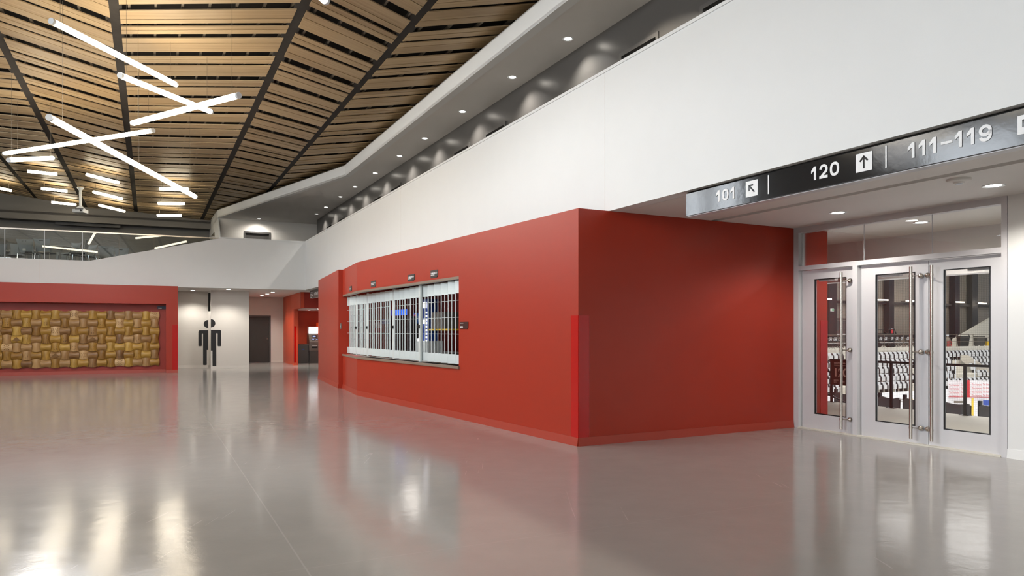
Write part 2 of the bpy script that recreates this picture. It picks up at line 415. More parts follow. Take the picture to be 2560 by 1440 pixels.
# panel joints in the white walls
for i, x in enumerate((1512, 1002)):
    p = online(x, A, WH)
    mb = MB(); plate(mb, p-NN*.0015-D*.003, p-NN*.0015+D*.003, CZ+.01, TOPZ, .004); struct(mb.build('trim_joint_%d' % (i+1), M['whitecool']), 'fine vertical panel joint')
p = bw(99)
mb = MB(); plate(mb, p-bn*.002, p-bn*.002+bv*.008, CZ+.01, 3.545, .004); struct(mb.build('trim_joint_3', M['whitecool']), 'fine vertical panel joint')
# upper floor slab finish
slab('floor_upper', [l0(5.7,-13), l0(5.7,26.2), bw(549)+bn*.2, pL+bn*.2, (-26,42), (8,42), (8,20), (16,-13)], UF, UF+.02, M['darkmatt'], 'upper level floor')
# ---------------------------------------------------------------- red block
bz = CZ
sJ = online(1147, C1, C3); sK = online(857, C3, C4); sBend = C3
L13 = (C3-C1).length
h1 = sdist(C1, C3, sJ)
WZ0, WZ1 = .81, 2.19
wall('wall_red_front', C1, C3, 0, CZ, M['red'], .14, holes=[(h1, L13, WZ0, WZ1)], label='satin red wall of the concession block with the serving opening', away=sidev)
nf = Vector((.505, .863, 0)); n13 = (C3-C1).normalized(); n13 = Vector((n13.y, -n13.x, 0)); n13 = n13 if n13.x > 0 else -n13
n34 = (C4-C3).normalized(); n34 = Vector((n34.y, -n34.x, 0)); n34 = n34 if n34.x > 0 else -n34
rec = n34*.07
L34 = (C4-C3).length; hK = sdist(C3, C4, sK)
mb = MB(); plate(mb, C3, sK, WZ1, CZ, .14, away=n34); plate(mb, C3, sK, 0, WZ0, .14, away=n34)
struct(mb.build('wall_red_bend', M['red']), 'short red wall length beyond the bend, opening and counter in it', 'wall')
o34 = -n34*.10
wall('wall_red_end', sK+o34, C4+o34, 0, CZ, M['red'], .30, label='red wall end that stands slightly proud', away=n34)
wall('wall_red_side', C1, W2, 0, CZ, M['red'], .14, label='darker red side wall running to the glass doors', away=Vector((-.5,1,0)))
# closing walls behind the block
wb = W2-dd*16
wall('wall_block_arena', W2-dn*.02, wb, 0, CZ, M['red'], .12, away=Vector((-1,-.4,0)))
wall('wall_block_far', C4, C4+NN*6, 0, CZ, M['red'], .12)
# concession room inside
Bk1 = C1+n13*3.2; Bk2 = C3+n13*3.2
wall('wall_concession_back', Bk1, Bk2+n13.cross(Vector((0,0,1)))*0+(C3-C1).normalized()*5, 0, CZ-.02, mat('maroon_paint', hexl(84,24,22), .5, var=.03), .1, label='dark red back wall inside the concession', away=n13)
wall('wall_concession_near', C1+(C3-C1).normalized()*.9+n13*.15, C1+(C3-C1).normalized()*.9+n13*3.2, 0, CZ-.02, M['redniche'], .1, away=-n13.cross(Vector((0,0,1))))
# baseboards
def base(name, P, Q, m, h=.1, t=.012, nrm=None):
    mb = MB(); P = Vector(P); Q = Vector(Q); u = (Q-P).normalized(); n = Vector((-u.y, u.x, 0))
    if n.dot(nrm) < 0: n = -n
    mb.hexa([P, Q, Q+n*t*1.6, P+n*t*1.6], [P+Vector((0,0,h)), Q+Vector((0,0,h)), Q+n*t*.5+Vector((0,0,h)), P+n*t*.5+Vector((0,0,h))])
    return struct(mb.build(name, m))
base('baseboard_red_front', C1, C3, M['redbase'], nrm=-n13); base('baseboard_red_bend', C3, sK, M['redbase'], nrm=-n34)
base('baseboard_red_end', sK+o34, C4+o34, M['redbase'], nrm=-n34); sn = Vector((sidev.y, -sidev.x, 0))
base('baseboard_red_side', C1, C2-sidev*.01, M['redbase'], nrm=sn)
# corner guards
def guard(label, P, dirs, z0, z1, w=.15):
    mb = MB()
    for u, n in dirs: mb.box(P+u*w/2+n*.002+Vector((0,0,(z0+z1)/2)), w, .006, z1-z0, (u, n, Vector((0,0,1))))
    return tag(mb.build('corner_guard', M['redgloss']), label, 'corner guard', 'glossy red corner guards')
guard('tall glossy red guard wrapping the near corner of the concession block', C1, [((C3-C1).normalized(), -n13), (sidev, sn)], .1, 1.53)
guard('glossy red guard seen through the narrow glass door, on the wall end', W2-sidev*.15, [(sidev, sn)], .1, 1.5)
# ---------------------------------------------------------------- serving opening: reveal, counter, grille
ctr = thing('serving_counter', 'narrow taupe counter ledge along the bottom of the serving opening', 'counter', (C3.x, C3.y, .8))
mb = MB(); plate(mb, sJ-n13*.03-(C3-C1).normalized()*.03, C3-n13*.03, WZ0-.045, WZ0, .36, away=n13); mb.build('ledge', M['counter'], ctr)
mb = MB(); plate(mb, C3-n34*.015, sK-n34*.015, WZ0-.045, WZ0-.003, .32, away=n34); mb.build('end_ledge', M['counter'], ctr)
mb = MB(); plate(mb, sJ+n13*.0, C3, WZ1-.04, WZ1, .10, away=n13); plate(mb, C3, sK, WZ1-.04, WZ1, .10, away=n34)
struct(mb.build('trim_opening_head', M['counter']), 'taupe head track over the folding grille')
def bez(a, b, c, t): return a*(1-t)**2+b*2*t*(1-t)+c*t*t
ga = sJ+n13*.10-(C3-C1).normalized()*.02; gc = sK+n34*.14; gb = C3+n13*.03+n34*.08
# the curve passes near the bend
gb = (C3+(n13+n34)*.16)*1.55-(ga+gc)*.275
GP = [bez(ga, gb, gc, i/400) for i in range(401)]
GL = [0]
for i in range(400): GL.append(GL[-1]+(GP[i+1]-GP[i]).length)
def gpt(s_):
    s_ = max(0, min(GL[-1], s_)); i = 0
    while i < 399 and GL[i+1] < s_: i += 1
    k = (s_-GL[i])/(GL[i+1]-GL[i]+1e-9); return GP[i].lerp(GP[i+1], k), (GP[i+1]-GP[i]).normalized()
gr = thing('folding_grille', 'closed white accordion security grille across the red serving opening', 'grille', (ga.x, ga.y, WZ0))
NSEG = 46; seg = GL[-1]/NSEG; H0, H1 = WZ0+.015, WZ1-.05
posts = {12, 23, 35, 41}
axp = ((C1-C3).normalized(), n13, Vector((0,0,1)))
nodes = []
for k in range(NSEG+1):
    p, t = gpt(k*seg); nn = Vector((t.y, -t.x, 0)); nn = nn if nn.x > 0 else -nn
    nodes.append(p+nn*(.035 if k % 2 else -.035))
for k in range(NSEG):
    a, b = nodes[k], nodes[k+1]; u = (b-a).normalized(); n = Vector((-u.y, u.x, 0))
    mb = MB(); mb.box((a+b)/2+Vector((0,0,H1-.10)), (b-a).length, .012, .20, (u, n, Vector((0,0,1)))); mb.build('top_panel', M['grille'], gr)
    mb = MB(); mb.box((a+b)/2+Vector((0,0,H0+.075)), (b-a).length, .012, .15, (u, n, Vector((0,0,1)))); mb.build('bottom_panel', M['grille'], gr)
    for j, fr in enumerate((0, .5)):
        q = a.lerp(b, fr); mb = MB()
        if j == 0 and k in posts:
            mb.box(q-n13*.03+Vector((0,0,(H0+H1)/2)), .075, .03, H1-H0+.03, axp); mb.box(q-n13*.055+Vector((0,0,1.42)), .04, .03, .06, axp, 1)
            mb.tube([q-n13*.02+Vector((0,0,H0-.015)), q-n13*.02+Vector((0,0,H0))], .02, 6); mb.build('post', [M['grille'], M['black']], gr); continue
        mb.box(q+Vector((0,0,(H0+H1)/2)), .011, .011, H1-H0-.1, (u, n, Vector((0,0,1))))
        if (k % 2) == 0:
            for hz in (.28, .5, .72, .94): 
                z = H0+hz*(H1-H0)*.92 - (.0 if j else 0)
                mb.tube([q+Vector((0,0,z)), a.lerp(b, fr+.5)+Vector((0,0,z))], .0045, 4)
        elif j == 0:
            for hz in (.39, .61, .83):
                z = H0+hz*(H1-H0)*.92; mb.tube([q+Vector((0,0,z)), b+Vector((0,0,z))], .004, 4)
        mb.build('rod', M['grille'], gr)
# things inside the concession
def boxthing(name, label, cat, c, sx, sy, sz, m, ax=None, group=None, bevel=.004):
    mb = MB(); mb.box(c, sx, sy, sz, ax); o = mb.build(name, m, bevel=bevel); return tag(o, label, cat, group)
u13 = (C1-C3).normalized(); axb = (u13, n13, Vector((0,0,1)))
def inb(x, dep, z):                       # point seen at column x, dep metres behind the front wall line
    p = online(x, C1+n13*dep, C3+n13*dep); return Vector((p.x, p.y, z))
# drinks cooler with lit header
p = inb(1028, 1.9, 0); cwid = (inb(1046, 1.9, 0)-inb(1010, 1.9, 0)).length

ck = thing('drinks_cooler', 'tall dark glass drinks cooler with a glowing blue header inside the concession', 'cooler', p)
mb = MB(); mb.box(p+Vector((0,0,.86)), cwid*1.6, .6, 1.66, axb); mb.build('cabinet', M['black'], ck, bevel=.01)
mb = MB(); mb.box(p-n13*.31+Vector((0,0,1.79)), cwid, .03, .14, axb); mb.build('lit_header', M['bluelit'], ck)
mb = MB(); mb.box(p-n13*.305+Vector((0,0,.86)), cwid*1.55, .02, 1.5, axb); mb.build('door', M['signgloss'], ck)
mb = MB(); mb.lathe([(.0,0),(.05,0),(.05,.01),(0,.01)], p-n13*.33-u13*.3+Vector((0,0,1.79)), 14, 0, Matrix(((u13.x,n13.x*0,-n13.x),(u13.y,0,-n13.y),(0,1,0)))); mb.build('round_emblem', M['logored'], ck)
# blue wall sign
c = inb(1060, 1.75, 1.64); swid = (inb(1086, 1.75, 0)-inb(1035, 1.75, 0)).length; sg = thing('drinks_sign', 'dark blue drinks sign with a round emblem hanging inside the concession', 'sign', c)
mb = MB(); mb.box(c, swid, .06, .25, axb); mb.build('panel', M['pepsi'], sg)
text('pepsi', .19, c-n13*.035-u13*swid*.22-Vector((0,0,.03)), u13, sg, M['ltr'], bold=.01, fit=swid*.6)
Rk = Matrix((u13, Vector((0,0,1)), -n13)).transposed()
def disc(mb, c, r, a0, a1, R, mi, th=.004, n=18):
    pts = [c+R @ Vector((r*math.cos(a0+(a1-a0)*i/n), r*math.sin(a0+(a1-a0)*i/n), 0)) for i in range(n+1)]
    mb.prism(pts, R @ Vector((0,0,th)), mi)
cc = c-n13*.032-u13*swid*.36
mb = MB(); disc(mb, cc, .11, 0, 6.28, Rk, 0); disc(mb, cc+Rk @ Vector((0,0,.004)), .10, .3, 2.9, Rk, 1); disc(mb, cc+Rk @ Vector((0,0,.004)), .10, 3.5, 5.9, Rk, 2)
mb.build('round_emblem', [M['ltr'], M['logored'], M['logoblue']], sg)
boxthing('menu_board', 'pale lavender menu board on the dark concession wall', 'board', inb(964, 1.7, 1.59), (inb(976,1.7,0)-inb(952,1.7,0)).length, .03, .13, M['lav'], axb)
c = inb(945, 1.5, 1.49); sg2 = thing('small_wall_sign', 'small red and white sign behind the grille rods', 'sign', c)
mb = MB(); mb.box(c, .5, .03, .14, axb); mb.build('white_band', M['ltr'], sg2); mb = MB(); mb.box(c-Vector((0,0,.12)), .5, .03, .1, axb); mb.build('red_band', M['logored'], sg2)
c = inb(1075, 1.0, WZ0)
tp = thing('drink_dispenser', 'white drink dispenser with glowing blue white lights behind the grille', 'dispenser', c)
mb = MB(); mb.box(c+Vector((0,0,.17)), .5, .35, .34, axb); mb.build('body', M['grille'], tp, bevel=.03)
mb = MB(); mb.box(c+Vector((0,0,.72)), .26, .2, .9, axb); mb.build('tower', M['blue'], tp, bevel=.02)
for i in range(9): mb = MB(); mb.box(c-n13*.11+u13*.06+Vector((0,0,.34+i*.07)), .05, .02, .035, axb); mb.build('light_cell', M['whitelit'], tp)
for a_, z_, w_, h_ in ((0, 1.05, .16, .12), (-.05, .36, .22, .05), (-.05, .72, .22, .08)): mb = MB(); mb.box(c-n13*(.19 if z_ < .5 else .12)+u13*a_+Vector((0,0,z_)), w_, .02, h_, axb); mb.build('light_bar', M['whitelit'], tp)
c = inb(1118, 1.1, 1.55); boxthing('ice_machine', 'pale rounded machine on a yellow edged shelf behind the grille', 'machine', c, .55, .4, .32, M['atm'], axb, bevel=.06)
boxthing('wall_shelf', 'yellow edged shelf under the pale machine behind the grille', 'shelf', c-Vector((0,0,.18)), 1.0, .4, .03, M['yellow'], axb)
boxthing('back_bar', 'dark equipment counter inside the concession', 'counter', inb(1090, 1.7, .45), 3.2, .6, .9, M['darkmatt'], axb)
for i, (x, lab) in enumerate(((1112, 'beige cup lid stack at the sill, first of three from the post'), (1128, 'beige cup lid stack at the sill, between two others'), (1139, 'beige cup lid stack at the sill, closest to the red jamb'))):
    c = inb(x, .45, WZ0+.0); mb = MB(); mb.hexa([c+u13*s_*.06+n13*t_*.05 for s_, t_ in ((-1,-1),(1,-1),(1,1),(-1,1))], [c+u13*(s_*.06+.03)+n13*t_*.05+Vector((0,0,.10)) for s_, t_ in ((-1,-1),(1,-1),(1,1),(-1,1))])
    tag(mb.build('lid_stack', M['counter']), lab, 'cup lids', 'lid stacks behind the grille')
# ---------------------------------------------------------------- small plates round the opening
def clipplate(name, label, P, Q, nrm, x0, x1, ztop, zbot, mat_, txt, group='dark order signs above the grille'):
    a = online(x0, P, Q); b = online(x1, P, Q); u = (b-a).normalized(); w = (b-a).length
    base_ = a-nrm*.0; r = thing(name, label, 'sign', (a.x, a.y, zbot), group=group); h = ztop-zbot; cl = min(w, h)*.28
    pts = [(0,0), (w-cl,0), (w,cl*.6), (w,h), (0,h)]
    mb = MB(); mb.prism([a+u*s_+Vector((0,0,zbot+z_))-nrm*.001 for s_, z_ in pts], -nrm*.008); mb.build('plate', mat_, r)
    for s_, size, dx, dz, fw in txt: text(s_, size*h, a+u*dx*w+Vector((0,0,zbot+dz*h))-nrm*.0095, u, r, M['ltr'], bold=.02, ext=.0006, fit=fw*w)
    return r
SG = [('COMMANDEZ ICI', .26, .06, .52, .86), ('ORDER HERE', .2, .06, .3, .5)]
for x0, x1, yt, yb, lab in ((928,940,702,717,'small dark order sign over the grille, just past the bend'), (1021,1037,686,702,'small dark order sign over the middle of the grille'),):
    Y = online((x0+x1)/2, C1, C3).y
    clipplate('order_sign', lab, C1, C3, n13, x0, x1, zat(yt, Y), zat(yb, Y), M['plate'], SG)
Y = online(1086, C1, C3).y
clipplate('order_sign', 'small dark pick-up sign over the grille, closest to the near jamb', C1, C3, n13, 1077.5, 1095, zat(675.5, Y), zat(694, Y), M['plate'], [('RAMASSEZ ICI', .26, .06, .52, .86), ('PICK UP HERE', .2, .06, .3, .5)])
Y = online(877, C3, C4).y
clipplate('order_sign', 'narrow grey order sign beyond the bend in the red wall', C3, C4, n34, 874.5, 880, zat(715.5, Y), zat(728, Y), M['plate'], [('ICI', .25, .1, .4, .5)])
Y = online(1160, C1, C3).y
clipplate('room_number_sign', 'brown room sign reading 205 on the red wall beside the grille', C1, C3, n13, 1150.5, 1171, zat(804.5, Y), zat(822.5, Y), M['platebrown'], [('Concession', .14, .05, .78, .4), ('205', .36, .05, .14, .34)], group='room signs')
Y = online(852, C3+o34, C4+o34).y
clipplate('room_number_sign', 'tiny dark door plate on the proud red wall end', C3+o34, C4+o34, n34, 850.5, 854.2, zat(808.5, Y), zat(822.5, Y), M['plate'], [('i', .5, .4, .3, .15)], group='room signs')
# ---------------------------------------------------------------- glass doors
def ds(x): return sdist(C2, DR, online(x, C2, DR))
LD = (DR-C2).length
def dp(s_, z_, dep=0): return C2+dd*s_+dn*dep+Vector((0,0,z_))
fr = MB(); FD = .12
sA, sB, sM0, sM1 = ds(1996), ds(2503), ds(2131), ds(2143)
TZ0, TZ1, DT = 2.245, 2.709, 2.185
plate(fr, C2, DR, 0, CZ, FD, holes=[(sA, sB, TZ0, TZ1), (sA, sM0, 0, DT), (sM1, sB, 0, DT)], away=dn)
df = fr.build('door_frame', M['alu']); struct(df, 'satin aluminium frame around the glass doors and transom', 'door frame')
gp = MB(); gp.box(dp((sA+sB)/2, (TZ0+TZ1)/2, .07), sB-sA, .008, TZ1-TZ0, (dd, dn, Vector((0,0,1)))); gl = gp.build('window_1', M['glass']); struct(gl, 'long clear transom pane over the doors', 'window')
mb = MB()
for x in (2152, 2322):
    s_ = ds(x); mb.box(dp(s_, (TZ0+TZ1)/2, .063), .006, .006, TZ1-TZ0, (dd, dn, Vector((0,0,1))))
struct(mb.build('trim_pane_joint', M['cap']), 'fine pale joint between the transom panes')
mb = MB(); mb.box(dp((sA+sB)/2, .008, .06), sB-sA, .16, .016, (dd, dn, Vector((0,0,1)))); struct(mb.build('trim_threshold', M['concretel']), 'pale threshold strip under the doors')
def door(n, s0, s1, g0, g1, hx, side, label):
    r = thing('door_%d' % n, label, 'door', tuple(dp((s0+s1)/2, 0))); r['kind'] = 'structure'
    mb = MB(); P = dp(s0+.004, 0, .05); Q = dp(s1-.004, 0, .05)
    gz0, gz1 = .215, 2.055
    plate(mb, P, Q, .012, DT-.008, .045, holes=[(g0-s0, g1-s0, gz0, gz1)], away=dn); mb.build('leaf', M['alu'], r, bevel=.002)
    mb = MB(); mb.box(dp((g0+g1)/2, (gz0+gz1)/2, .072), g1-g0, .008, gz1-gz0, (dd, dn, Vector((0,0,1)))); mb.build('pane', M['glass'], r)
    mb = MB()
    for a, b_, c_, d_ in ((g0, g0+.012, gz0, gz1), (g1-.012, g1, gz0, gz1), (g0, g1, gz0, gz0+.012), (g0, g1, gz1-.012, gz1)):
        mb.box(dp((a+b_)/2, (c_+d_)/2, .062), b_-a, .02, d_-c_, (dd, dn, Vector((0,0,1))))
    mb.build('glazing_bead', M['black'], r)
    hs = hx
    h = MB(); h.tube([dp(hs, .07, -.035), dp(hs, 2.11, -.035)], .019, 14); hb = h.build('pull_bar', M['steel'], r, smooth=True)
    for z in (2.0, 1.1, .2):
        k = MB(); q = dp(hs+side*.085, z, .045)
        k.lathe([(.0,-.0),(.02,.002),(.029,.012),(.031,.026),(.025,.042),(.012,.052),(0,.055)], dp(hs+side*.085, z, .05)-dn*0, 16, 0, Matrix((dd, Vector((0,0,1)), -dn)).transposed())
        k.tube([dp(hs, z, -.035), dp(hs+side*.085, z, .0)], .006, 8)
        k.tube([dp(hs, z-.012, -.035), dp(hs, z+.012, -.035)], .0215, 14)
        ko = k.build('standoff', M['steel'], hb, smooth=True)
    mb = MB(); mb.box(dp(g0+.02+(g1-g0)*.25 if n < 3 else g1-(g1-g0)*.3, gz1-.005, .15), (g1-g0)*.5, .06, .05, (dd, dn, Vector((0,0,1)))); mb.build('closer', M['alu'], r, bevel=.005)
    return r
door(1, sA+.02, sM0, ds(2029), ds(2109), ds(2107.5), 1, 'narrow single glass door beside the red side wall')
mid = ds(2315)
door(2, sM1+.02, mid, ds(2181), ds(2281), ds(2281.5), 1, 'middle glass door leaf, pull bar on its far stile')
door(3, mid, sB, ds(2351), ds(2469), ds(2333.5), -1, 'glass door leaf closest to the white wall at the frame edge')
WR = DR+dd*22
wall('wall_right', DR+dd*.005, WR, 0, CZ, M['white'], .15, label='plain white wall beside the glass doors', away=dn)
base('baseboard_right', DR+dd*.005, WR, M['white'], .10, nrm=-dn)
# ---------------------------------------------------------------- downlights
def mk_down(z, name='downlight', rad=.085):
    pass
def downlight(P, label, group, r=.085, power=12, angle=110, blend=.6, col=(1,.94,.85)):
    o = thing('downlight', label, 'downlight', (P.x, P.y, P.z), group=group)
    mb = MB(); mb.lathe([(r*.78,-.001),(r,-.001),(r*1.15,-.006),(r*1.15,-.001+.003),(r*.78,.003)], (0,0,0), 24); mb.build('trim_ring', M['cap'], o, local=True, smooth=True)
    mb = MB(); mb.lathe([(.0,-.004),(r*.6,-.004),(r*.8,-.002),(r*.8,.002),(0,.002)], (0,0,0), 24); mb.build('lens', M['lens'], o, local=True)
    if power:
        l = bpy.data.lights.new('lamp', 'SPOT'); l.energy = power; l.spot_size = math.radians(angle); l.spot_blend = blend; l.color = col; l.shadow_soft_size = r*.7
        lo = bpy.data.objects.new('lamp', l); COL.objects.link(lo); lo.parent = o; lo.location = (0,0,-.02)
    return o
UPX = [(1420,97),(1281,193),(1156,279),(1062,346),(999,390),(938,433),(888,467),(851,492),(815,518),(791,535),(648,547)]
UPW = ['first', 'second', 'third', 'fourth', 'fifth', 'sixth', 'seventh', 'eighth', 'ninth', 'tenth']
for i, (x, y) in enumerate(UPX):
    P = onz(x, y, UC)
    downlight(P, ('recessed downlight in the upper corridor soffit, %s counting from the near end' % UPW[i]) if i < 10 else 'recessed downlight above the upper back door', 'upper corridor downlights', .075, 190 if i < 10 else 110, 126 if i < 10 else 160, .7, (1,.95,.88))
for Y in (10.1, 8.2, 6.3, 4.4):
    P = l0(6.45, Y); l = bpy.data.lights.new('corridor_lamp', 'SPOT'); l.energy = 190; l.spot_size = math.radians(126); l.spot_blend = .5; l.color = (1,.9,.76); l.shadow_soft_size = .05
    lo = bpy.data.objects.new('corridor_lamp', l); COL.objects.link(lo); lo.location = (P.x, P.y, UC-.02)
downlight(onz(2095.5,531.5,CZ), 'round downlight in the soffit in front of the narrow glass door', 'soffit downlights', .088, 95, 140)
downlight(onz(2484,464,CZ), 'round downlight in the soffit above the double doors', 'soffit downlights', .088, 95, 140)
downlight(onz(2303,556,CZ), 'downlight glowing beyond the transom glass', 'soffit downlights', .088, 140, 160)
for x, y, lab in ((482,726,'downlight in front of the pictogram wall, by the wood mural wall'), (571,723.5,'downlight above the wall with the second pictogram half'), (654.5,739,'farthest of three downlights before the dark door'), (668,735,'middle of three downlights before the dark door'), (682,730.5,'closest of three downlights before the dark door'), (777,738,'downlight under the end of the far hanging sign'), (794,734,'downlight beneath the numbers of the far hanging sign')):
    downlight(onz(x, y, CZ-.001), lab, 'soffit downlights', .085, 130, 130)
for Y, X0 in ((4.6,6.9),(2,7.6),(-1,8)):
    P = l0(X0, Y); l = bpy.data.lights.new('soffit_lamp', 'SPOT'); l.energy = 95; l.spot_size = math.radians(140); l.spot_blend = .6; l.color = (1,.9,.76); l.shadow_soft_size = .06
    lo = bpy.data.objects.new('soffit_lamp', l); COL.objects.link(lo); lo.location = (P.x, P.y, CZ-.03)
P = onz(2397.5,447.5,CZ)
sd = thing('smoke_detector', 'shallow round detector on the soffit between sign and downlight', 'detector', P)
mb = MB(); mb.lathe([(.0,-.045),(.045,-.042),(.05,-.03),(.055,-.028),(.098,-.022),(.105,-.012),(.105,0),(0,0)], (0,0,0), 28); mb.build('housing', M['whitecool'], sd, local=True, smooth=True)
mb = MB(); mb.lathe([(0,-.052),(.03,-.05),(.034,-.042),(0,-.04)], (0,0,0), 20); mb.build('sensor_cap', M['cap'], sd, local=True, smooth=True)
# ---------------------------------------------------------------- hanging wayfinding sign
SX = 5.565
def sgp(x, z, dep=0):
    u = (x-CX)/F; Y = SX/(u+.4908); p = l0(SX, Y); return Vector((p.x, p.y, z))+NN*dep
s0p = sgp(1715, 0); s1p = sgp(2900, 0); rd = (s1p-s0p).normalized()
sg = thing('wayfinding_sign', 'long glossy black overhead sign with section numbers and arrows', 'sign', (s0p.x, s0p.y, 2.54))
mb = MB(); plate(mb, s0p+NN*.02, s1p+NN*.02, 2.56, CZ, .10, away=NN); mb.build('housing', M['black'], sg)
mb = MB(); plate(mb, s0p, s1p, 2.538, 2.764, .02, away=NN); mb.build('face_panel', M['signgloss'], sg)
mb = MB(); plate(mb, s0p+NN*.02, s1p+NN*.02, 2.530, 2.537, .09, away=NN); mb.build('bottom_edge', M['alu'], sg)
def strk(mb, pts, w, fmap, closed=False):
    P = [Vector((p[0], p[1], 0)) for p in pts]; n = len(P); A_, B_ = [], []
    for i in range(n):
        a = P[i-1] if (closed or i > 0) else P[i]; b = P[(i+1) % n] if (closed or i < n-1) else P[i]
        d1 = (P[i]-a); d2 = (b-P[i]); d1 = d1.normalized() if d1.length > 1e-7 else d2.normalized(); d2 = d2.normalized() if d2.length > 1e-7 else d1
        t = (d1+d2).normalized(); q = Vector((-t.y, t.x, 0)); k = w/2/max(.5, abs(q.dot(Vector((-d1.y, d1.x, 0)))))
        A_.append(fmap(P[i]+q*k)); B_.append(fmap(P[i]-q*k))
    e = -NN*.002
    for i in range(n if closed else n-1):
        j = (i+1) % n; mb.face([B_[i]+e, B_[j]+e, A_[j]+e, A_[i]+e]); mb.face([A_[i], A_[j], A_[j]+e, A_[i]+e]); mb.face([B_[j], B_[i], B_[i]+e, B_[j]+e])
def oval(cx, cy, rx, ry, a0, a1, n=18, e=1.0):
    r_ = []
    for i in range(n+1):
        a = math.radians(a0+(a1-a0)*i/n); c, s_ = math.cos(a), math.sin(a)
        r_.append((cx+rx*math.copysign(abs(c)**e, c), cy+ry*math.copysign(abs(s_)**e, s_)))
    return r_
DH, DW = .113, .0215
def digit(ch, c0, c1):
    a = sgp(1690+c0/2.939, 0, -.002); b = sgp(1690+c1/2.939, 0, -.002); W = (b-a).length; h = DH; w = DW
    f = lambda v: a+rd*v.x+Vector((0,0,2.6085+v.y))
    mb = MB()
    if ch == '1': strk(mb, [(W-w/2, 0), (W-w/2, h)], w, f); mb.prism([f(Vector(p)) for p in ((W-w*.5,h,0),(W-w,h,0),(0,h-.032,0),(0,h-.032-w*1.15,0),(W-w*.6,h-w*1.3,0))], -NN*.0022)
    elif ch == '0': strk(mb, oval(W/2, h/2, W/2-w/2, h/2-w/2, 0, 342, 19, .85), w, f, True)
    elif ch == '2': strk(mb, oval(W/2, h-W*.5+.002, W/2-w/2, W*.5-w/2, 175, -35, 12)+[(w*.75, w*.6)], w, f); mb.prism([f(Vector(p)) for p in ((0,0,0),(W,0,0),(W,w,0),(0,w,0))], -NN*.0022)
    elif ch == '9':
        strk(mb, oval(W/2, h-W*.46, W/2-w/2, W*.46-w/2, 0, 342, 19), w, f, True)
        strk(mb, oval(W/2, W*.46, W/2-w/2, W*.46-w/2, -165, 0, 12)+[(W-w/2, h-W*.46)], w, f)
    else: mb.prism([f(Vector(p)) for p in ((0,h*.40,0),(W,h*.40,0),(W,h*.40+w*.85,0),(0,h*.40+w*.85,0))], -NN*.002)
    mb.build('dash' if ch == '-' else 'numeral', M['ltr'], sg)
zc = 2.663
for ch, c0, c1 in (('1',297,323),('0',341,388),('1',401,430),('1',996,1031),('2',1055,1116),('0',1133,1201),('1',1705,1755),('1',1785,1833),('1',1865,1914),('-',1949,2034),('1',2051,2103),('1',2138,2193),('9',2227,2323)): digit(ch, c0, c1)
def arrowbox(x0, x1, ang):
    a = sgp(x0, 0, -.002); b = sgp(x1, 0, -.002); w = (b-a).length; c = (a+b)/2+Vector((0,0,zc))
    mb = MB(); mb.box(c, w, .002, w*.98, (rd, NN, Vector((0,0,1)))); bx_ = mb.build('arrow_square', M['ltr'], sg)
    R = Matrix.Rotation(ang, 3, 'Z'); mb = MB()
    def q(px, pz):
        v = R @ Vector((px, pz, 0)); return c+rd*v.x*w+Vector((0,0,v.y*w))-NN*.0015
    for poly in ([(-.05,-.34),(.05,-.34),(.05,.22),(-.05,.22)], [(0,.36),(-.07,.29),(.20,-.0+.02),(.28,.09)], [(0,.36),(.07,.29),(-.20,.02),(-.28,.09)]):
        mb.prism([q(*p_) for p_ in poly], -NN*.001)
    mb.build('arrow', M['signgloss'], bx_)
arrowbox(1865, 1894.5, math.radians(45)); arrowbox(2140, 2181, 0); arrowbox(2544, 2596, math.radians(45))
for x in (1921.3, 2215.5):
    a = sgp(x, zc, -.002); mb = MB(); mb.box(a, .012, .002, .17, (rd, NN, Vector((0,0,1)))); mb.build('divider', M['ltr'], sg)
# far hanging sign
f0 = online(774.5, l0(5.75,0), l0(5.75,20)); f1 = online(812, l0(5.75,0), l0(5.75,20)); fd = (f1-f0).normalized()
fs = thing('far_wayfinding_sign', 'small grey overhead sign in the far passage, partly behind the red wall', 'sign', (f0.x, f0.y, 2.5))
mb = MB(); plate(mb, f0, f1, 2.50, CZ-.001, .1, away=NN); mb.build('panel', M['plate'], fs)
Tq = [('103-111', .15, .75, 2.58), ('Toilettes', .06, .14, 2.68), ('Restrooms', .045, .14, 2.63), ('Ascenseur', .06, .14, 2.57), ('Elevator', .045, .14, 2.52)]
for s_, size, dx, z in Tq: text(s_, size, f0+fd*dx+Vector((0,0,z))-NN*.003, fd, fs, M['ltr'], bold=.01, sx=2.0 if dx > .5 else 1.6)
# ---------------------------------------------------------------- upper corridor
FK = onz(862, 440, UC); FE = onz(544, 544.5, UC); FA = l0(6.01, -13)
FZ = 6.44
SE = online(521, (FE.x, FE.y), (FE.x+D.x, FE.y+D.y))     # back end of the slanted side wall
slab('ceiling_upper_corridor', [FA, (FK.x,FK.y), (FE.x,FE.y), (SE.x,SE.y), (-6,42), (6,42), (6,20), (16,-13)], UC, UC+.05, M['whitecool'], 'grey lit soffit of the upper corridor')
FA2 = FA+NN*.0
wall('trim_fascia_long', FA, (FK.x, FK.y), UC-.006, FZ, M['white'], .16, label='long white fascia below the timber ceiling', away=NN)
wall('trim_fascia_back', (FK.x, FK.y), (FE.x, FE.y), UC-.006, FZ, M['white'], .16, label='white fascia turning towards the gallery', away=Vector((.4,.9,0)))
slab('ceiling_bulkhead_top', [FA, (FK.x,FK.y), (FE.x,FE.y), (SE.x,SE.y), (-6,42), (6,42), (6,20), (16,-13)], FZ-.02, FZ, M['darkmatt'])
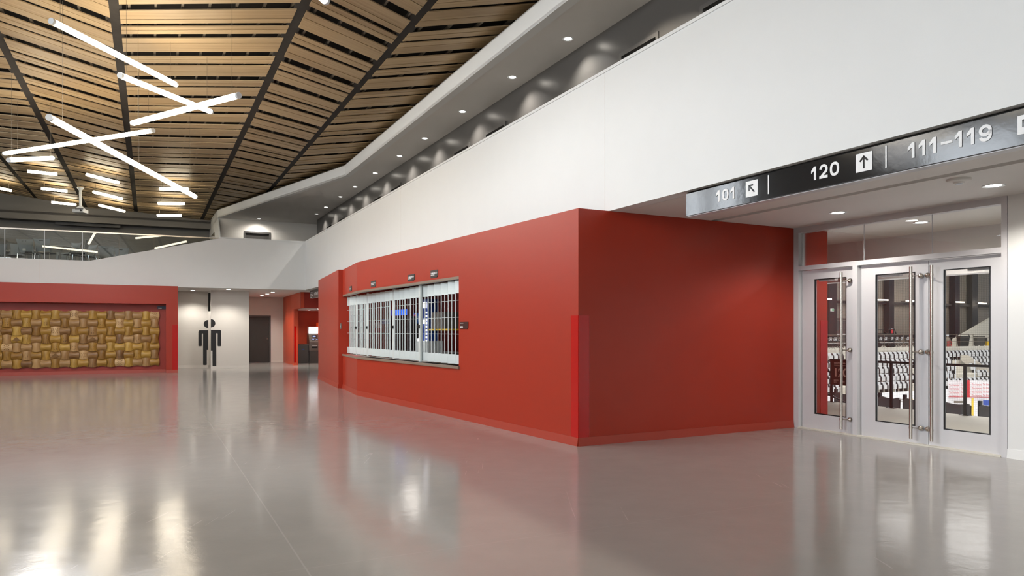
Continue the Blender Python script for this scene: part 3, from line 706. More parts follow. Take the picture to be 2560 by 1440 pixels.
# slanted side wall at the end of the fascia
fe0 = Vector((FE.x, FE.y, 0)); dv = D
def sw(x, y):                              # point on that wall plane
    p = online(x, fe0, fe0+D); return Vector((p.x, p.y, zat(y, p.y)))
mb = MB(); outer = [sw(544,524), sw(521,558), sw(520.5,582), sw(525,603), sw(549,600), sw(544,545)]
mb.prism(outer, NN*.05); struct(mb.build('wall_gallery_side', M['white']), 'white tapering wall end beside the gallery', 'wall')
mb = MB(); mb.prism([sw(536.2,579.5)-NN*.004, sw(527.5,590)-NN*.004, sw(536.8,591.5)-NN*.004], NN*.002); struct(mb.build('trim_recess_shade', M['rail']), 'flat grey triangle with recess shade painted in, on the tapering wall')  # flat plate; its grey paints the shade of a small triangular recess
# light back wall with door
bwd = Vector((.886,.463,0))
B0 = Vector((FE.x, FE.y, 0))+NN*.0; B1 = B0+bwd*9
def on_b(x): return sdist(B0, B1, online(x, B0, B1))
DZ = 5.587
wall('wall_upper_back', B0, B1, UF, UC, M['beige'], .15, holes=[(on_b(609.5), on_b(677), UF, DZ+.02)], label='pale wall at the far end of the upper corridor')
def updoor(n, P, Q, zt, label, m=M['doordark']):
    P = Vector((P.x,P.y,0)); Q = Vector((Q.x,Q.y,0)); u = (Q-P).normalized(); nn = Vector((-u.y,u.x,0)); nn = nn if nn.y > 0 else -nn
    L = (Q-P).length
    r = thing('door_%d' % n, label, 'door', (P.x, P.y, UF)); r['kind'] = 'structure'
    mb = MB(); plate(mb, P-nn*.02, Q-nn*.02, UF, zt, .16, holes=[(.07, L-.07, UF-.01, zt-.07)]); mb.build('frame', M['framedark'], r)
    mb = MB(); plate(mb, P+u*.07+nn*.07, Q-u*.07+nn*.07, UF, zt-.07, .045); mb.build('leaf', m, r)
    return r
updoor(4, online(609.5,B0,B1), online(677,B0,B1), DZ+.02, 'dark double door top showing above the back balcony wall')
# charcoal wall with doors
K0 = l0(7.215, -13); K1 = online(792, l0(7.215,0), l0(7.215,30))
DX = [(1752,1842),(1550,1648),(1214,1265.5),(1135,1175),(977,1003),(934.5,957),(844.4,860),(818,831)]
holes = [(sdist(K0,K1,online(b,K0,K1)), sdist(K0,K1,online(a,K0,K1)), UF, DZ) for a, b in DX]
wall('wall_upper_charcoal', K0, K1, UF, UC, M['dark'], .15, holes=holes, label='charcoal corridor wall with scallops of light', away=NN)
nm = ['first', 'second', 'third', 'fourth', 'fifth', 'sixth', 'seventh', 'eighth']
for i, (a, b) in enumerate(DX):
    P = online(b, K0, K1); Q = online(a, K0, K1)
    r = thing('door_%d' % (5+i), 'dark corridor door top behind the long balcony wall, %s from the near end' % nm[i], 'door', (P.x, P.y, UF)); r['kind'] = 'structure'
    L = (Q-P).length
    mb = MB(); plate(mb, P-NN*.02, Q-NN*.02, UF, DZ, .12, holes=[(.06, L-.06, UF-.01, DZ-.06)], away=NN); mb.build('frame', M['framedark'], r)
    mb = MB(); plate(mb, P+NN*.06+D*.06, Q+NN*.06-D*.06, UF, DZ-.06, .04, away=NN); mb.build('leaf', M['black'], r)
wall('wall_upper_return', K1, K1+NN*4, UF, UC, M['dark'], .15, away=-D)
# ---------------------------------------------------------------- gallery behind the glass guard
G0 = Vector((-14.2, 34.5, 0)); gd = Vector((-7.3, -3.45, 0)).normalized(); gn = Vector((gd.y, -gd.x, 0)); gn = gn if gn.y > 0 else -gn
GA = G0-gd*9; GB = G0+gd*16
wall('wall_gallery_bulkhead', GA, GB, 6.1, 9.5, M['bulk'], .3, label='charcoal bulkhead where the timber ceiling ends', away=gn)
wall('wall_gallery_back', GA+gn*.9, GB+gn*.9, UF, 6.4, M['bulk'], .15, label='charcoal wall at the back of the gallery', away=gn)
slab('ceiling_gallery', [GA, GB, GB+gn*1.2, GA+gn*1.2], 6.35, 6.45, M['darkmatt'])
a = online(136, G0, G0+gd); b = online(300, G0, G0+gd)
mb = MB(); plate(mb, a+gn*.3, b+gn*.3, zat(558.5, a.y), zat(551.5, a.y), .14, away=gn); sc = thing('projection_screen', 'long black retracted screen case under the gallery bulkhead', 'screen', (a.x, a.y, 5.8))
mb.build('case', M['black'], sc); mb = MB(); mb.tube([b+gn*.37+Vector((0,0,zat(562.5,b.y))), b+gn*.37-(b-a).normalized()*.1+Vector((0,0,zat(562.5,b.y)))], .05, 8); mb.build('end_cap', M['alu'], sc)
# glass guard
gg = thing('glass_guardrail', 'clear glass guard with slim metal top rail on the gallery edge', 'guardrail', (bw(224).x, bw(224).y, 3.55))
gx = [-60, 11, 110.5, 205.5, 297, 385, 468, 549]
off = bn*.06
def wtop(x):
    if x <= 224: return 3.55
    p = bw(x); q0 = bw(224); q1 = bw(549); k = (p-q0).length/(q1-q0).length; return 3.55+(4.455-3.55)*k
for i in range(len(gx)-1):
    a, b = gx[i], gx[i+1]
    if a < 224 < b: cols = [a, 224, b]
    else: cols = [a, b]
    g_ = .006 if i else 0
    mb = MB(); pts = [bw(x)+off+Vector((0,0,wtop(x)-.02)) for x in cols]+[bw(x)+off+Vector((0,0,TOPZ-.03)) for x in cols[::-1]]
    mb.prism(pts, bn*.012); mb.build('pane', M['glassg'], gg)
    if 0 < i:
        p = bw(a)+off; mb = MB(); mb.box(p+Vector((0,0,(wtop(a)+TOPZ)/2-.01)), .02 if i < 4 else .01, .016, TOPZ-wtop(a)-.02, (bv, bn, Vector((0,0,1)))); mb.build('joint', M['cap'] if i < 4 else M['rail'], gg)
mb = MB(); plate(mb, bw(-60)+off-bn*.02, bw(549)+off-bn*.02, TOPZ-.03, TOPZ+.01, .05, away=bn); mb.build('top_rail', M['steel'], gg)
# chairs and tables of the gallery
def make_chair(loc, rz, label):
    t = thing('cafe_chair', label, 'chair', loc, rz, 'grey stacking chairs behind the glass guard')
    mb = MB()                                # backrest shell, curved, flared at the top; chair faces +Y
    def bf(u, v):
        w = .20+.06*v*v; x = (u-.5)*2*w; return (x, -.22-.10*v+.05*(abs(u-.5)*2)**2, .50+.38*v+(.02*(abs(u-.5)*2)**3 if v > .9 else 0))
    mb.grid(bf, 8, 6); mb.grid(lambda u, v: Vector(bf(1-u, v))+Vector((0,-.012,0)), 8, 6); bo = mb.build('backrest', M['shell'], t, local=True, smooth=True)
    mb = MB(); mb.box((0,-.322,.83), .12, .012, .022); mb.build('grip_slot', M['black'], bo, local=True)
    mb = MB(); mb.grid(lambda u, v: ((u-.5)*.44, -.22+v*.44, .455+.02*abs(u-.5)-.03*max(0, v-.8)), 6, 6); mb.grid(lambda u, v: ((.5-u)*.44, -.22+v*.44, .44+.02*abs(u-.5)-.03*max(0, v-.8)), 6, 6)
    mb.build('seat', M['seatblue'], t, local=True, smooth=True)
    mb = MB(); mb.tube([(-.22,-.25,.44),(.22,-.25,.44)], .011, 6); mb.build('seat_bar', M['chrome'], t, local=True)
    for sx in (-1, 1):
        mb = MB(); mb.tube([(sx*.22,-.25,.44),(sx*.245,-.29,0)], .011, 6); mb.build('leg', M['chrome'], t, local=True)
        mb = MB(); mb.tube([(sx*.2,.2,.44),(sx*.225,.24,0)], .011, 6); mb.build('leg', M['chrome'], t, local=True)
        mb = MB(); mb.prism([(sx*.2,-.22,.46),(sx*.2,-.08,.46),(sx*.215,-.235,.68)], (sx*.015,0,0)); mb.build('side_bracket', M['shell'], t, local=True)
    return t
def upt(x, Y): r = ray(x, 0); return (r.x*Y, Y, UF+.02)
ch0 = make_chair(upt(72, 24.2), .15, 'grey stacking chair seen from behind, with a pale tag on its backrest')
mb = MB(); mb.box((-.02,-.26,.56), .09, .015, .06); mb.build('tag', M['tabletop'], ch0, local=True)
ch1 = make_chair(upt(116, 24.1), .1, 'grey stacking chair seen from behind, beside the chair with the pale tag')
for x, Y, rz, lab in ((172, 24.6, 2.7, 'grey chair with chrome legs tucked under the table behind the glass joint'), (196, 24.2, 1.9, 'dark looking chair turned side-on at the table end'),
                      (36, 24.9, 3.3, 'grey chair facing out beyond the low table at the frame edge'), (213, 25.2, 3.0, 'grey chair beyond the side-on chair'),
                      (146, 27.6, 3.1, 'grey chair deep in the gallery between two tables'), (92, 28.2, .2, 'grey chair far behind the tagged chair'),
                      (270, 26.2, .3, 'dark chair back above the sloping wall, first of two'), (309, 26.8, .2, 'dark chair back above the sloping wall, second of two'), (-14, 24.9, 2.9, 'grey chair cut off by the frame edge')):
    dup(ch1, upt(x, Y), rz, lab, 'grey stacking chairs behind the glass guard')
def make_table(loc, rz, label):
    t = thing('cafe_table', label, 'table', loc, rz, 'pale topped cafe tables behind the glass guard')
    mb = MB(); mb.box((0,0,.735), .76, .76, .03); mb.build('tabletop', M['tabletop'], t, local=True, bevel=.006)
    mb = MB(); mb.hexa([(-.09,-.09,.64),(.09,-.09,.64),(.09,.09,.64),(-.09,.09,.64)], [(-.2,-.2,.72),(.2,-.2,.72),(.2,.2,.72),(-.2,.2,.72)]); mb.build('mount', M['black'], t, local=True)
    mb = MB(); mb.tube([(0,0,.03),(0,0,.66)], .04, 12); mb.build('post', M['alu'], t, local=True, smooth=True)
    mb = MB(); mb.lathe([(0,0),(.26,0),(.26,.012),(.05,.03),(0,.03)], (0,0,0), 24); mb.build('foot', M['alu'], t, local=True, smooth=True)
    return t
t0 = make_table(upt(150, 24.75), .35, 'square pale table between the two chairs seen from behind and the side-on chair')
for x, Y, rz, lab in ((6, 26.2, .3, 'pale table at the frame edge, low behind the guard'), (66, 26.0, .1, 'pale table behind the chair with the tag'), (206, 26.6, .4, 'pale table beyond the side-on chair'), (262, 28.6, .4, 'pale table just above the start of the sloping wall')):
    dup(t0, upt(x, Y), rz, lab, 'pale topped cafe tables behind the glass guard')
# ---------------------------------------------------------------- timber ceiling
knots = [(-19.0,8.28),(-16.6,8.06),(-14.2,7.85),(-11.9,7.64),(-9.4,7.41),(-6.95,7.19),(-4.82,7.0),(-2.757,6.74),(-.574,6.686),(2.46,6.50),(4.48,6.55),(6.9,6.66),(9.3,6.78)]
kinds = []
# band i lies between knots i and i+1; alternating herringbone
npos = [(i % 2 == 1) for i in range(12)]     # B-A negative (6), A-C positive (7), C-D negative (8), D-E positive (9), E-F negative (10)
def cpt(x0, Y, z): p = l0(x0, Y); return Vector((p.x, p.y, z))
vis = MB(); strips = MB(); rails = MB(); bands = []
for i in range(12):
    (xa, za), (xb, zb) = knots[i], knots[i+1]
    ga_, gb_ = xa+.085, xb-.085
    k = .90 if npos[i] else (-.16 if i == 8 else -.085)
    zz = lambda x0: za+(zb-za)*(x0-xa)/(xb-xa)
    mbb = MB(); Y = -13.0 + random.random()*.3 - (2 if npos[i] else 0)
    pat = [(.21,.40,.23),(.14,.20,.10),(.34,.24,.25),(.14,.19,.09),(.19,.31,.22),(.34,.16,.11),(.14,.16,.19)]
    j = random.randrange(7); y0rand = 0
    while Y < 36:
        a_, b_, gp_ = pat[j % 7]; j += 1
        for w in (a_, b_):
            if w == 0: continue
            Ya, Yb = Y, Y+k*(gb_-ga_)
            P = [cpt(ga_, Ya, zz(ga_)), cpt(gb_, Yb, zz(gb_)), cpt(gb_, Yb+w, zz(gb_)), cpt(ga_, Ya+w, zz(ga_))]
            Lh = (P[1]-P[0]).length; ro = random.random()*40; rv = random.random()*60
            uvs = [(ro, rv), (ro+Lh, rv), (ro+Lh, rv+w*.9), (ro, rv+w*.9)]
            mbb.hexa(P, [p_+Vector((0,0,.02)) for p_ in P], 0, uvs)
            Y += w+.02
        Y += gp_
    struct(mbb.build('ceiling_slats_%d' % (i+1), M['wood'], keep=True), 'timber slat band of the folded ceiling', 'ceiling')
    n_ = max(2, int((xb-xa)/.43)); 
    for q in range(n_):
        x0 = xa+.25+q*(xb-xa-.4)/(n_-1); z = zz(x0)
        if i < 4: continue
        rails.hexa([cpt(x0-.022,-13,z+.05), cpt(x0+.022,-13,z+.05), cpt(x0+.022,37,z+.05), cpt(x0-.022,37,z+.05)], [cpt(x0-.022,-13,z+.10), cpt(x0+.022,-13,z+.10), cpt(x0+.022,37,z+.10), cpt(x0-.022,37,z+.10)])
for (xa, za) in knots:
    P = [cpt(xa-.13,-13,za+.022), cpt(xa+.13,-13,za+.022), cpt(xa+.13,37,za+.022), cpt(xa-.13,37,za+.022)]
    strips.hexa(P, [p_+Vector((0,0,.06)) for p_ in P])
struct(strips.build('ceiling_fold_strips', M['void'], keep=True), 'dark strips along the folds of the timber ceiling', 'ceiling')
struct(rails.build('ceiling_furring', M['rail'], keep=True), 'metal furring seen through the gaps of the slats', 'ceiling')
mb = MB()
for i in range(12):
    (xa, za), (xb, zb) = knots[i], knots[i+1]; mb.hexa([cpt(xa,-13,za+.5), cpt(xb,-13,zb+.5), cpt(xb,38,zb+.5), cpt(xa,38,za+.5)], [cpt(xa,-13,za+.58), cpt(xb,-13,zb+.58), cpt(xb,38,zb+.58), cpt(xa,38,za+.58)])
struct(mb.build('ceiling_void', M['void'], keep=True), 'black roof void above the slats', 'ceiling')
# ---------------------------------------------------------------- light tubes
def ceilz(P):
    x0 = P.x+.4908*P.y
    for i in range(12):
        if knots[i][0] <= x0 <= knots[i+1][0]:
            t = (x0-knots[i][0])/(knots[i+1][0]-knots[i][0]); return knots[i][1]+(knots[i+1][1]-knots[i][1])*t
    return 8.0
def lamp(t, P, w):
    l = bpy.data.lights.new('lamp', 'SPOT'); l.energy = w; l.spot_size = math.radians(168); l.spot_blend = .35; l.color = (.97,.98,1); l.shadow_soft_size = .5
    lo = bpy.data.objects.new('lamp', l); COL.objects.link(lo); lo.parent = t; lo.location = Vector(P)-wloc(t)-Vector((0,0,.12))
def tube_light(P, Q, r, label, group, wires=(.06, .94), joint=False, m=None):
    t = thing('tube_light', label, 'light', tuple((P+Q)/2), group=group); u = (Q-P).normalized()
    mb = MB(); mb.tube([P+u*.04, Q-u*.04], r, 16); mb.build('diffuser', m or M['tube'], t, smooth=True)
    lamp(t, (P+Q)/2, 330 if (P+Q).y > 32 else (70 if (P+Q).y > 20 else 230))
    for e, s_ in ((P, 1), (Q, -1)):
        mb = MB(); mb.tube([e, e+u*s_*.045], r*1.05, 16); mb.build('end_cap', M['cap'], t, smooth=True)
    if joint:
        c = P.lerp(Q, .5); mb = MB(); mb.tube([c-u*.012, c+u*.012], r*1.04, 16); mb.build('joint_ring', M['steel'], t, smooth=True)
    for w in wires:
        a = P.lerp(Q, w)+Vector((0,0,r)); mb = MB(); mb.tube([a, Vector((a.x, a.y, ceilz(a)))], .0024, 5); mb.build('wire', M['rail'], t)
    return t
GPn = 'pendant light tubes under the timber ceiling'
tube_light(onz(127,52,5.9), onz(441,212,5.9), .046, 'long glowing tube highest in the frame, sloping down across the first dark fold', GPn)
tube_light(at(299,188,11.7), at(529,280,14.3), .046, 'glowing tube with a visible open end cap beside the dark fold', GPn)
tube_light(onz(331,308,4.95), onz(598,238,4.95), .046, 'glowing tube rising towards the concession side, crossing another', GPn)
tube_light(onz(122,293,4.7), onz(489,492,4.7), .052, 'longest tube, two lengths joined, running down to the fold above the stools', GPn, wires=(.06,.5,.94), joint=True)
tube_light(onz(10,384,5.6), onz(384,326,5.6), .046, 'nearly level glowing tube crossing the longest one', GPn, wires=(.1,.5,.97))
tube_light(at(21,400,15.5), at(133,395,17.6), .046, 'short looking tube just under the nearly level one', GPn)
tube_light(onz(816,4,5.4), onz(640,-150,5.4), .046, 'pale tube end poking in at the top of the frame', GPn)
tube_light(Vector((-4.6,3.5,5.4)), Vector((-6.6,5.6,5.2)), .046, 'added unseen tube overhead, lighting the near end', GPn)  # two unseen tubes added overhead for their light on the near end
tube_light(Vector((-9.5,6.5,5.6)), Vector((-7.6,8.6,5.3)), .046, 'added unseen tube overhead, lighting the near end', GPn)
bars = [((68,428),(143,436),6.62),((103,471),(168,478),6.62),((129,505.5),(190,512),6.62),((-42,462),(28,476.5),6.75),((217,436.5),(296,456.5),6.42),((234,480),(304,497),6.42),((248,513),(311,528),6.42),((399,472),(470,472.5),6.28),((395,508.5),(461,509),6.28),((393,538),(453,538.5),6.28)]
BL = ['high batten light between the first and second folds, topmost of three', 'batten light between the first and second folds, middle of three', 'batten light just above the bulkhead, left of the projector pole',
      'batten light cut by the frame edge', 'batten light right of the projector fold, topmost of three', 'batten light right of the projector, middle of three', 'batten light over the bulkhead right of the projector, lowest of three',
      'level batten light crossed by the longest tube', 'level batten light, middle of the three under the tube end', 'level batten light lowest over the bulkhead']
for (a, b, z), lab in zip(bars, BL):
    P = onz(a[0], a[1], z); Q = onz(b[0], b[1], z)
    t = thing('batten_light', lab, 'light', tuple((P+Q)/2), group='batten lights close to the timber ceiling'); u = (Q-P).normalized()
    mb = MB(); mb.tube([P, Q], .05, 10); mb.build('diffuser', M['tubefar'], t, smooth=True)
    lamp(t, (P+Q)/2, 22)
    for e in (P+u*.1, Q-u*.1):
        mb = MB(); mb.tube([e+Vector((0,0,.04)), Vector((e.x, e.y, ceilz(e)))], .008, 6); mb.build('stem', M['steel'], t)
# projector
pj = at(201, 527, 27.8); pr = thing('ceiling_projector', 'white projector hanging on a pole below the timber ceiling', 'projector', tuple(pj))
zt = ceilz(pj)
mb = MB(); mb.tube([pj+Vector((0,0,.16)), Vector((pj.x, pj.y, zt))], .045, 12); mb.build('pole', M['cap'], pr, smooth=True)
mb = MB(); mb.lathe([(.05,-.12),(.12,-.02),(.12,0),(0,0)], (pj.x, pj.y, zt), 16); mb.build('ceiling_plate', M['cap'], pr, smooth=True)
mb = MB(); mb.box(pj+Vector((0,0,-.02)), .40, .34, .12); po = mb.build('body', M['cap'], pr, bevel=.02)
mb = MB(); mb.box(pj+Vector((.05,-.16,.045)), .3, .03, .03); mb.build('vent_slot', M['black'], po)
mb = MB(); mb.tube([pj+Vector((.12,-.165,-.01)), pj+Vector((.12,-.19,-.01))], .035, 14); mb.build('projector_lens', M['black'], po)
mb = MB(); mb.hexa([pj+Vector((a,b,.05)) for a,b in ((-.15,-.12),(.15,-.12),(.15,.12),(-.15,.12))], [pj+Vector((a,b,.17)) for a,b in ((-.05,-.05),(.05,-.05),(.05,.05),(-.05,.05))]); mb.build('bracket', M['cap'], pr)
# ---------------------------------------------------------------- red mural wall
R1 = Vector((-10.74, 23.79, 0)); rv = Vector((-4.3, -2.04, 0)).normalized(); rn = Vector((rv.y, -rv.x, 0)); rn = rn if rn.y > 0 else -rn
RL = R1+rv*16; hN = sdist(R1, RL, online(415, R1, RL))
wall('wall_mural_front', R1, RL, 0, CZ, M['red'], .45, holes=[(hN, 15.6, -.01, 2.206)], label='red wall with the long recess for the wood mural', away=rn)
wall('wall_mural_recess', R1+rv*(hN-.1)+rn*.45, RL+rn*.45, 0, 2.3, M['redniche'], .05, label='darker red back of the recess', away=rn)
base('baseboard_mural', R1+rn*.45+rv*hN, RL+rn*.45, M['redbase'], nrm=-rn); base('baseboard_mural_pier', R1, R1+rv*hN, M['redbase'], nrm=-rn)
guard('glossy red guard on the end of the mural wall', R1, [(rv, -rn)], .1, zat(812, R1.y), .16)
a = online(405, R1+rn*.44, RL+rn*.44); z = zat(769, a.y)
rs = thing('recess_sign', 'small dark blue plate reading 206B high in the mural recess', 'sign', (a.x, a.y, z), group='room signs')
mb = MB(); mb.box(a+Vector((0,0,z+.0)), .27, .01, .095, (rv, rn, Vector((0,0,1)))); mb.build('plate', M['blue'] if False else mat('navy_plate', hexl(34,40,66), .35), rs)
text('206B', .05, a+rv*.11-rn*.007+Vector((0,0,z-.035)), -rv, rs, M['ltr'], bold=.01)
# wood mural
ma = online(397.5, R1+rn*.40, RL+rn*.40); CELL = .249; MZ1 = 1.968
mu = thing('wood_mural', 'wall mural of interlocking carved wood tiles, some engraved with numbers', 'mural', (ma.x, ma.y, .22))
NUM = {(1,0):'16',(1,2):'71',(1,4):'22',(1,10):'47',(2,9):'81',(2,11):'6',(3,2):'7',(3,4):'9',(3,6):'10',(3,12):'19',(3,14):'27',(4,5):'13',(4,7):'16',(4,9):'11',(5,2):'17',(5,12):'18',(5,14):'31'}
FLK = {(0,7),(0,16),(1,12),(2,5),(4,0),(5,8),(6,12)}; TRI = {(3,1),(3,9),(5,5)}
def tile(mb, c, H, mi=0, seedv=0):
    N = 6; A_ = .105
    def w(u, v):
        bl = lambda q: .90+.23*(1-q*q)
        pc = lambda q: 1.07-.23*(1-q*q)
        if H: x = u*bl(v); y = v*pc(u)
        else: x = u*pc(v); y = v*bl(u)
        d = .02+.062*(1-(v if H else u)**2)-.014*((u if H else v)**2)
        return c-rv*x*CELL/2+Vector((0,0,y*CELL/2))-rn*d
    uo = seedv*1.7
    uvf = (lambda a, b: (uo+a*.5, uo+b*.5)) if H else (lambda a, b: (uo+b*.5, uo+a*.5))
    mb.grid(lambda a, b: w(a*2-1, b*2-1), N, N, mi, uvf)
    ed = [(-1+2*i/N, -1) for i in range(N)]+[(1, -1+2*i/N) for i in range(N)]+[(1-2*i/N, 1) for i in range(N)]+[(-1, 1-2*i/N) for i in range(N)]
    for i in range(len(ed)):
        p, q = w(*ed[i]), w(*ed[(i+1) % len(ed)]); pb = p+rn*(.06); qb = q+rn*(.06); mb.face([pb, qb, q, p], mi, [(uo,uo),(uo+.1,uo),(uo+.1,uo+.02),(uo,uo+.02)])
rest = MB(); rng = random.Random(3)
for c_ in range(-1, 17):
    for r_ in range(7):
        cc = ma+rv*CELL*(16-c_+.5)+Vector((0,0,MZ1-CELL*(r_+.5))); H = (r_+c_) % 2 == 0; sd_ = rng.random()*30; mi = rng.randrange(5)
        if 0 <= c_ <= 13 :
            mb = MB(); tile(mb, cc, H, 0, sd_)
            to = mb.build('tile', M['tileplain'] if (r_,c_) in FLK else M['tileA'][mi], mu, smooth=True)
            par = to
        else: tile(rest, cc, H, 5 if (r_,c_) in FLK else mi, sd_); par = mu
        if (r_,c_) in NUM:
            s_ = NUM[(r_,c_)]; text(s_, .085, cc-rn*.0745-Vector((0,0,.075)), -rv, par, M['engrave'], 'engraved_number', align='CENTER', bold=.02)
            mb = MB()
            for zz_, ww in ((.055,.05),(.015,.085)): mb.box(cc-rn*.076+Vector((0,0,zz_)), ww, .003, .010, (rv, rn, Vector((0,0,1))))
            mb.build('engraved_line', M['oakline'], par)
        elif (r_,c_) in FLK:
            mb = MB()
            for k in range(8):
                an = k*math.pi/4; v = -rv*math.cos(an)+Vector((0,0,math.sin(an))); w_ = v.cross(rn)
                mb.box(cc-rn*.0785+v*.05, .055, .004, .007, (v, rn, w_)); 
                if k % 2: mb.box(cc-rn*.064+v*.085, .016, .012, .016, (v, rn, w_))
            mb.build('carved_flake', M['oakline'] if r_ != 0 or c_ != 7 else M['engrave'], par)
        elif (r_,c_) in TRI:
            mb = MB(); q = lambda a, b: cc-rv*a+Vector((0,0,b))-rn*.080
            for poly in ([(-.10,-.03),(0,-.065),(.10,-.03),(.0,.07)],): mb.prism([q(*p_) for p_ in poly], -rn*.004)
            mb.build('carved_emblem', M['oakline'], par)
o = rest.build('tile_remainder', M['tileA']+[M['tileplain']], mu, smooth=True); o['kind'] = 'stuff'
# ---------------------------------------------------------------- passage to the restrooms
LA = Vector((-12.05, 26.75, 0)); LB = online(520.6, LA, LA+Vector((1,.46,0)))
wall('wall_passage_left', LA+(LA-LB), LB, 0, CZ, M['beige'], .12, label='pale wall with the first half of the figure pictogram')
RA = online(527, (-10.66,26.2), (-9.51,26.75)); RB = online(622.5, (-10.66,26.2), (-9.51,26.75))
wall('wall_passage_right', RA, RB, 0, CZ, M['beige'], .12, label='pale wall with the second half of the figure pictogram')
pn = Vector((-.42,.907,0))
wall('wall_passage_return', RB, RB+D*5, 0, CZ, M['beige'], .12, away=-NN)
wall('wall_passage_deep', Vector((-14,27.8,0)), Vector((-11.2,29.3,0)), 0, CZ, M['beige'], .1)
q = online(523.7, LB+pn*.45, LB+pn*.45+Vector((1,.46,0)))
mb = MB(); mb.box(q+Vector((0,0,2.42)), .30, .03, .68, ((LB-LA).normalized(), pn, Vector((0,0,1)))); struct(mb.build('trim_dark_slot', M['black']), 'black louvred slot high between the two walls')
base('baseboard_passage_left', LA+(LA-LB), LB, M['beige'], .1, nrm=-pn); base('baseboard_passage_right', RA, RB, M['beige'], .1, nrm=-pn)
def deca(name, label, P, Q, polys, part='body'):
    u = (Vector((Q[0],Q[1],0))-Vector((P[0],P[1],0))).normalized(); n = Vector((-u.y,u.x,0)); n = n if n.y > 0 else -n
    mb = MB()
    for poly in polys:
        pts = []
        for cx_, cy_ in poly:
            x = cx_/6.4+430; y = cy_/6.4+700; p = online(x, P, Q); pts.append(Vector((p.x, p.y, zat(y, p.y)))-n*.001)
        mb.prism(pts, -n*.006)
    return tag(mb.build(name, M['black']), label, 'pictogram', 'halves of the standing figure pictogram')
def arc(cx_, cy_, rx, ry, a0, a1, n=16): return [(cx_+rx*math.cos(math.radians(a0+(a1-a0)*i/n)), cy_+ry*math.sin(math.radians(a0+(a1-a0)*i/n))) for i in range(n+1)]
deca('restroom_pictogram', 'half of a black standing figure on the recessed pale wall', LA, LB, [arc(580,705,72,65,90,270), [(580,805),(445,805),(432,809),(422,828),(422,1050),(430,1058),(470,1058),(478,1050),(478,866),(483,856),(492,856),(497,866),(497,866),(580,866)], [(580,866),(497,866),(497,1120),(580,1120)], [(497,1120),(497,1354),(504,1362),(550,1362),(557,1354),(557,1120)]])
deca('restroom_pictogram', 'half of a black standing figure on the forward pale wall', RA, RB, [arc(622,693,71,67,-90,90), [(622,800),(768,800),(780,806),(785,820),(785,1052),(778,1060),(738,1060),(730,1052),(730,860),(724,850),(714,850),(708,860),(622,860)], [(622,860),(708,860),(708,1130),(622,1130)], [(708,1130),(708,1378),(700,1385),(656,1385),(648,1378),(648,1130)]])
l = bpy.data.lights.new('passage_fill', 'SPOT'); l.energy = 90; l.spot_size = math.radians(150); l.color = (1,.93,.84); l.shadow_soft_size = .08  # unseen spot added to brighten the gap between the passage walls
lo = bpy.data.objects.new('passage_fill', l); COL.objects.link(lo); lo.location = (-11.75, 28.1, 2.74)
# far wall with dark door
E0 = Vector((-9.97,31.8,0)); E1 = E0-Vector((1,.46,0)).normalized()*6; E2 = E0+Vector((1,.46,0)).normalized()*.6
dl, dr_ = sdist(E1,E2,online(618,E1,E2)), sdist(E1,E2,online(677,E1,E2))
wall('wall_passage_end', E1, E2, 0, CZ, M['beige'], .12, holes=[(dl, dr_, -.01, 2.0)], label='pale wall at the end of the passage with the dark door')
base('baseboard_passage_end', E1+(E2-E1).normalized()*dr_, E2, M['beige'], .1, nrm=-pn)
rr = thing('door_13', 'plain dark grey door at the end of the passage', 'door', tuple(online(650,E1,E2))); rr['kind'] = 'structure'
eu = (E2-E1).normalized(); en = Vector((-eu.y,eu.x,0))
mb = MB(); plate(mb, E1+eu*dl-en*.015, E1+eu*dr_-en*.015, 0, 2.0, .13, holes=[(.06, dr_-dl-.06, -.01, 1.94)], away=en); mb.build('frame', M['framedark'], rr)
mb = MB(); plate(mb, E1+eu*(dl+.06)+en*.05, E1+eu*(dr_-.06)+en*.05, .005, 1.94, .045, away=en); mb.build('leaf', M['doordark'], rr)
mb = MB(); mb.tube([E1+eu*(dr_-.14)+en*.03+Vector((0,0,.98)), E1+eu*(dr_-.14)+en*.03+Vector((0,0,1.06))], .018, 8); mb.build('door_handle', M['steel'], rr)
# orange corner and cash machine niche
P1 = Vector((-9.59,31.3,0)); PC = Vector((-7.82,27.4,0)); P2 = P1+(PC-P1)*((31.3-28.95)/(31.3-27.4)); NZ = 2.19
wall('wall_niche_pier', P1-(PC-P1).normalized()*1.2, P2, 0, CZ, M['orange'], .14, label='orange red pier between passage and niche', away=Vector((1,.3,0)))
wall('wall_niche_header_side', P2, PC, NZ, CZ, M['orange'], .12, label='orange red header over the open niche corner', away=Vector((1,.3,0)))
wall('wall_niche_header_front', PC, PC+bwd*4.5, NZ, CZ, M['redniche'], .12, label='deep red header facing the foyer')
slab('ceiling_niche', [PC+bwd*.05+D*.02, PC+bwd*4.5, PC+bwd*4.5+D*4, P1+bwd*.12+D*2, P2+bwd*.12], NZ, NZ+.04, M['whitecool'])
P3 = P2+bwd*.16
wall('wall_niche_return', P2, P3, 0, NZ, M['redniche'], .12)
wall('wall_niche_left', P3, P3+D*2.4, 0, NZ, M['orange'], .1, away=-NN)
NB = Vector((-9.25,30.95,0)); wall('wall_niche_back', NB, NB+bwd*5, 0, NZ, M['orange'], .1, label='orange back wall of the cash machine niche')
base('baseboard_niche_pier', P1, P2, M['orange'], .1, nrm=Vector((-1,-.4,0)))
u12 = (P1-P2).normalized()
mb = MB(); mb.box(P2+u12*.05-Vector((.91,.41,0))*.004+Vector((0,0,.83)), .0, 0, 0)
guard('pair of glossy red guard strips on the niche pier edge', P2, [(bwd, Vector((.463,-.886,0)))], .1, zat(815.5, P2.y), .155)
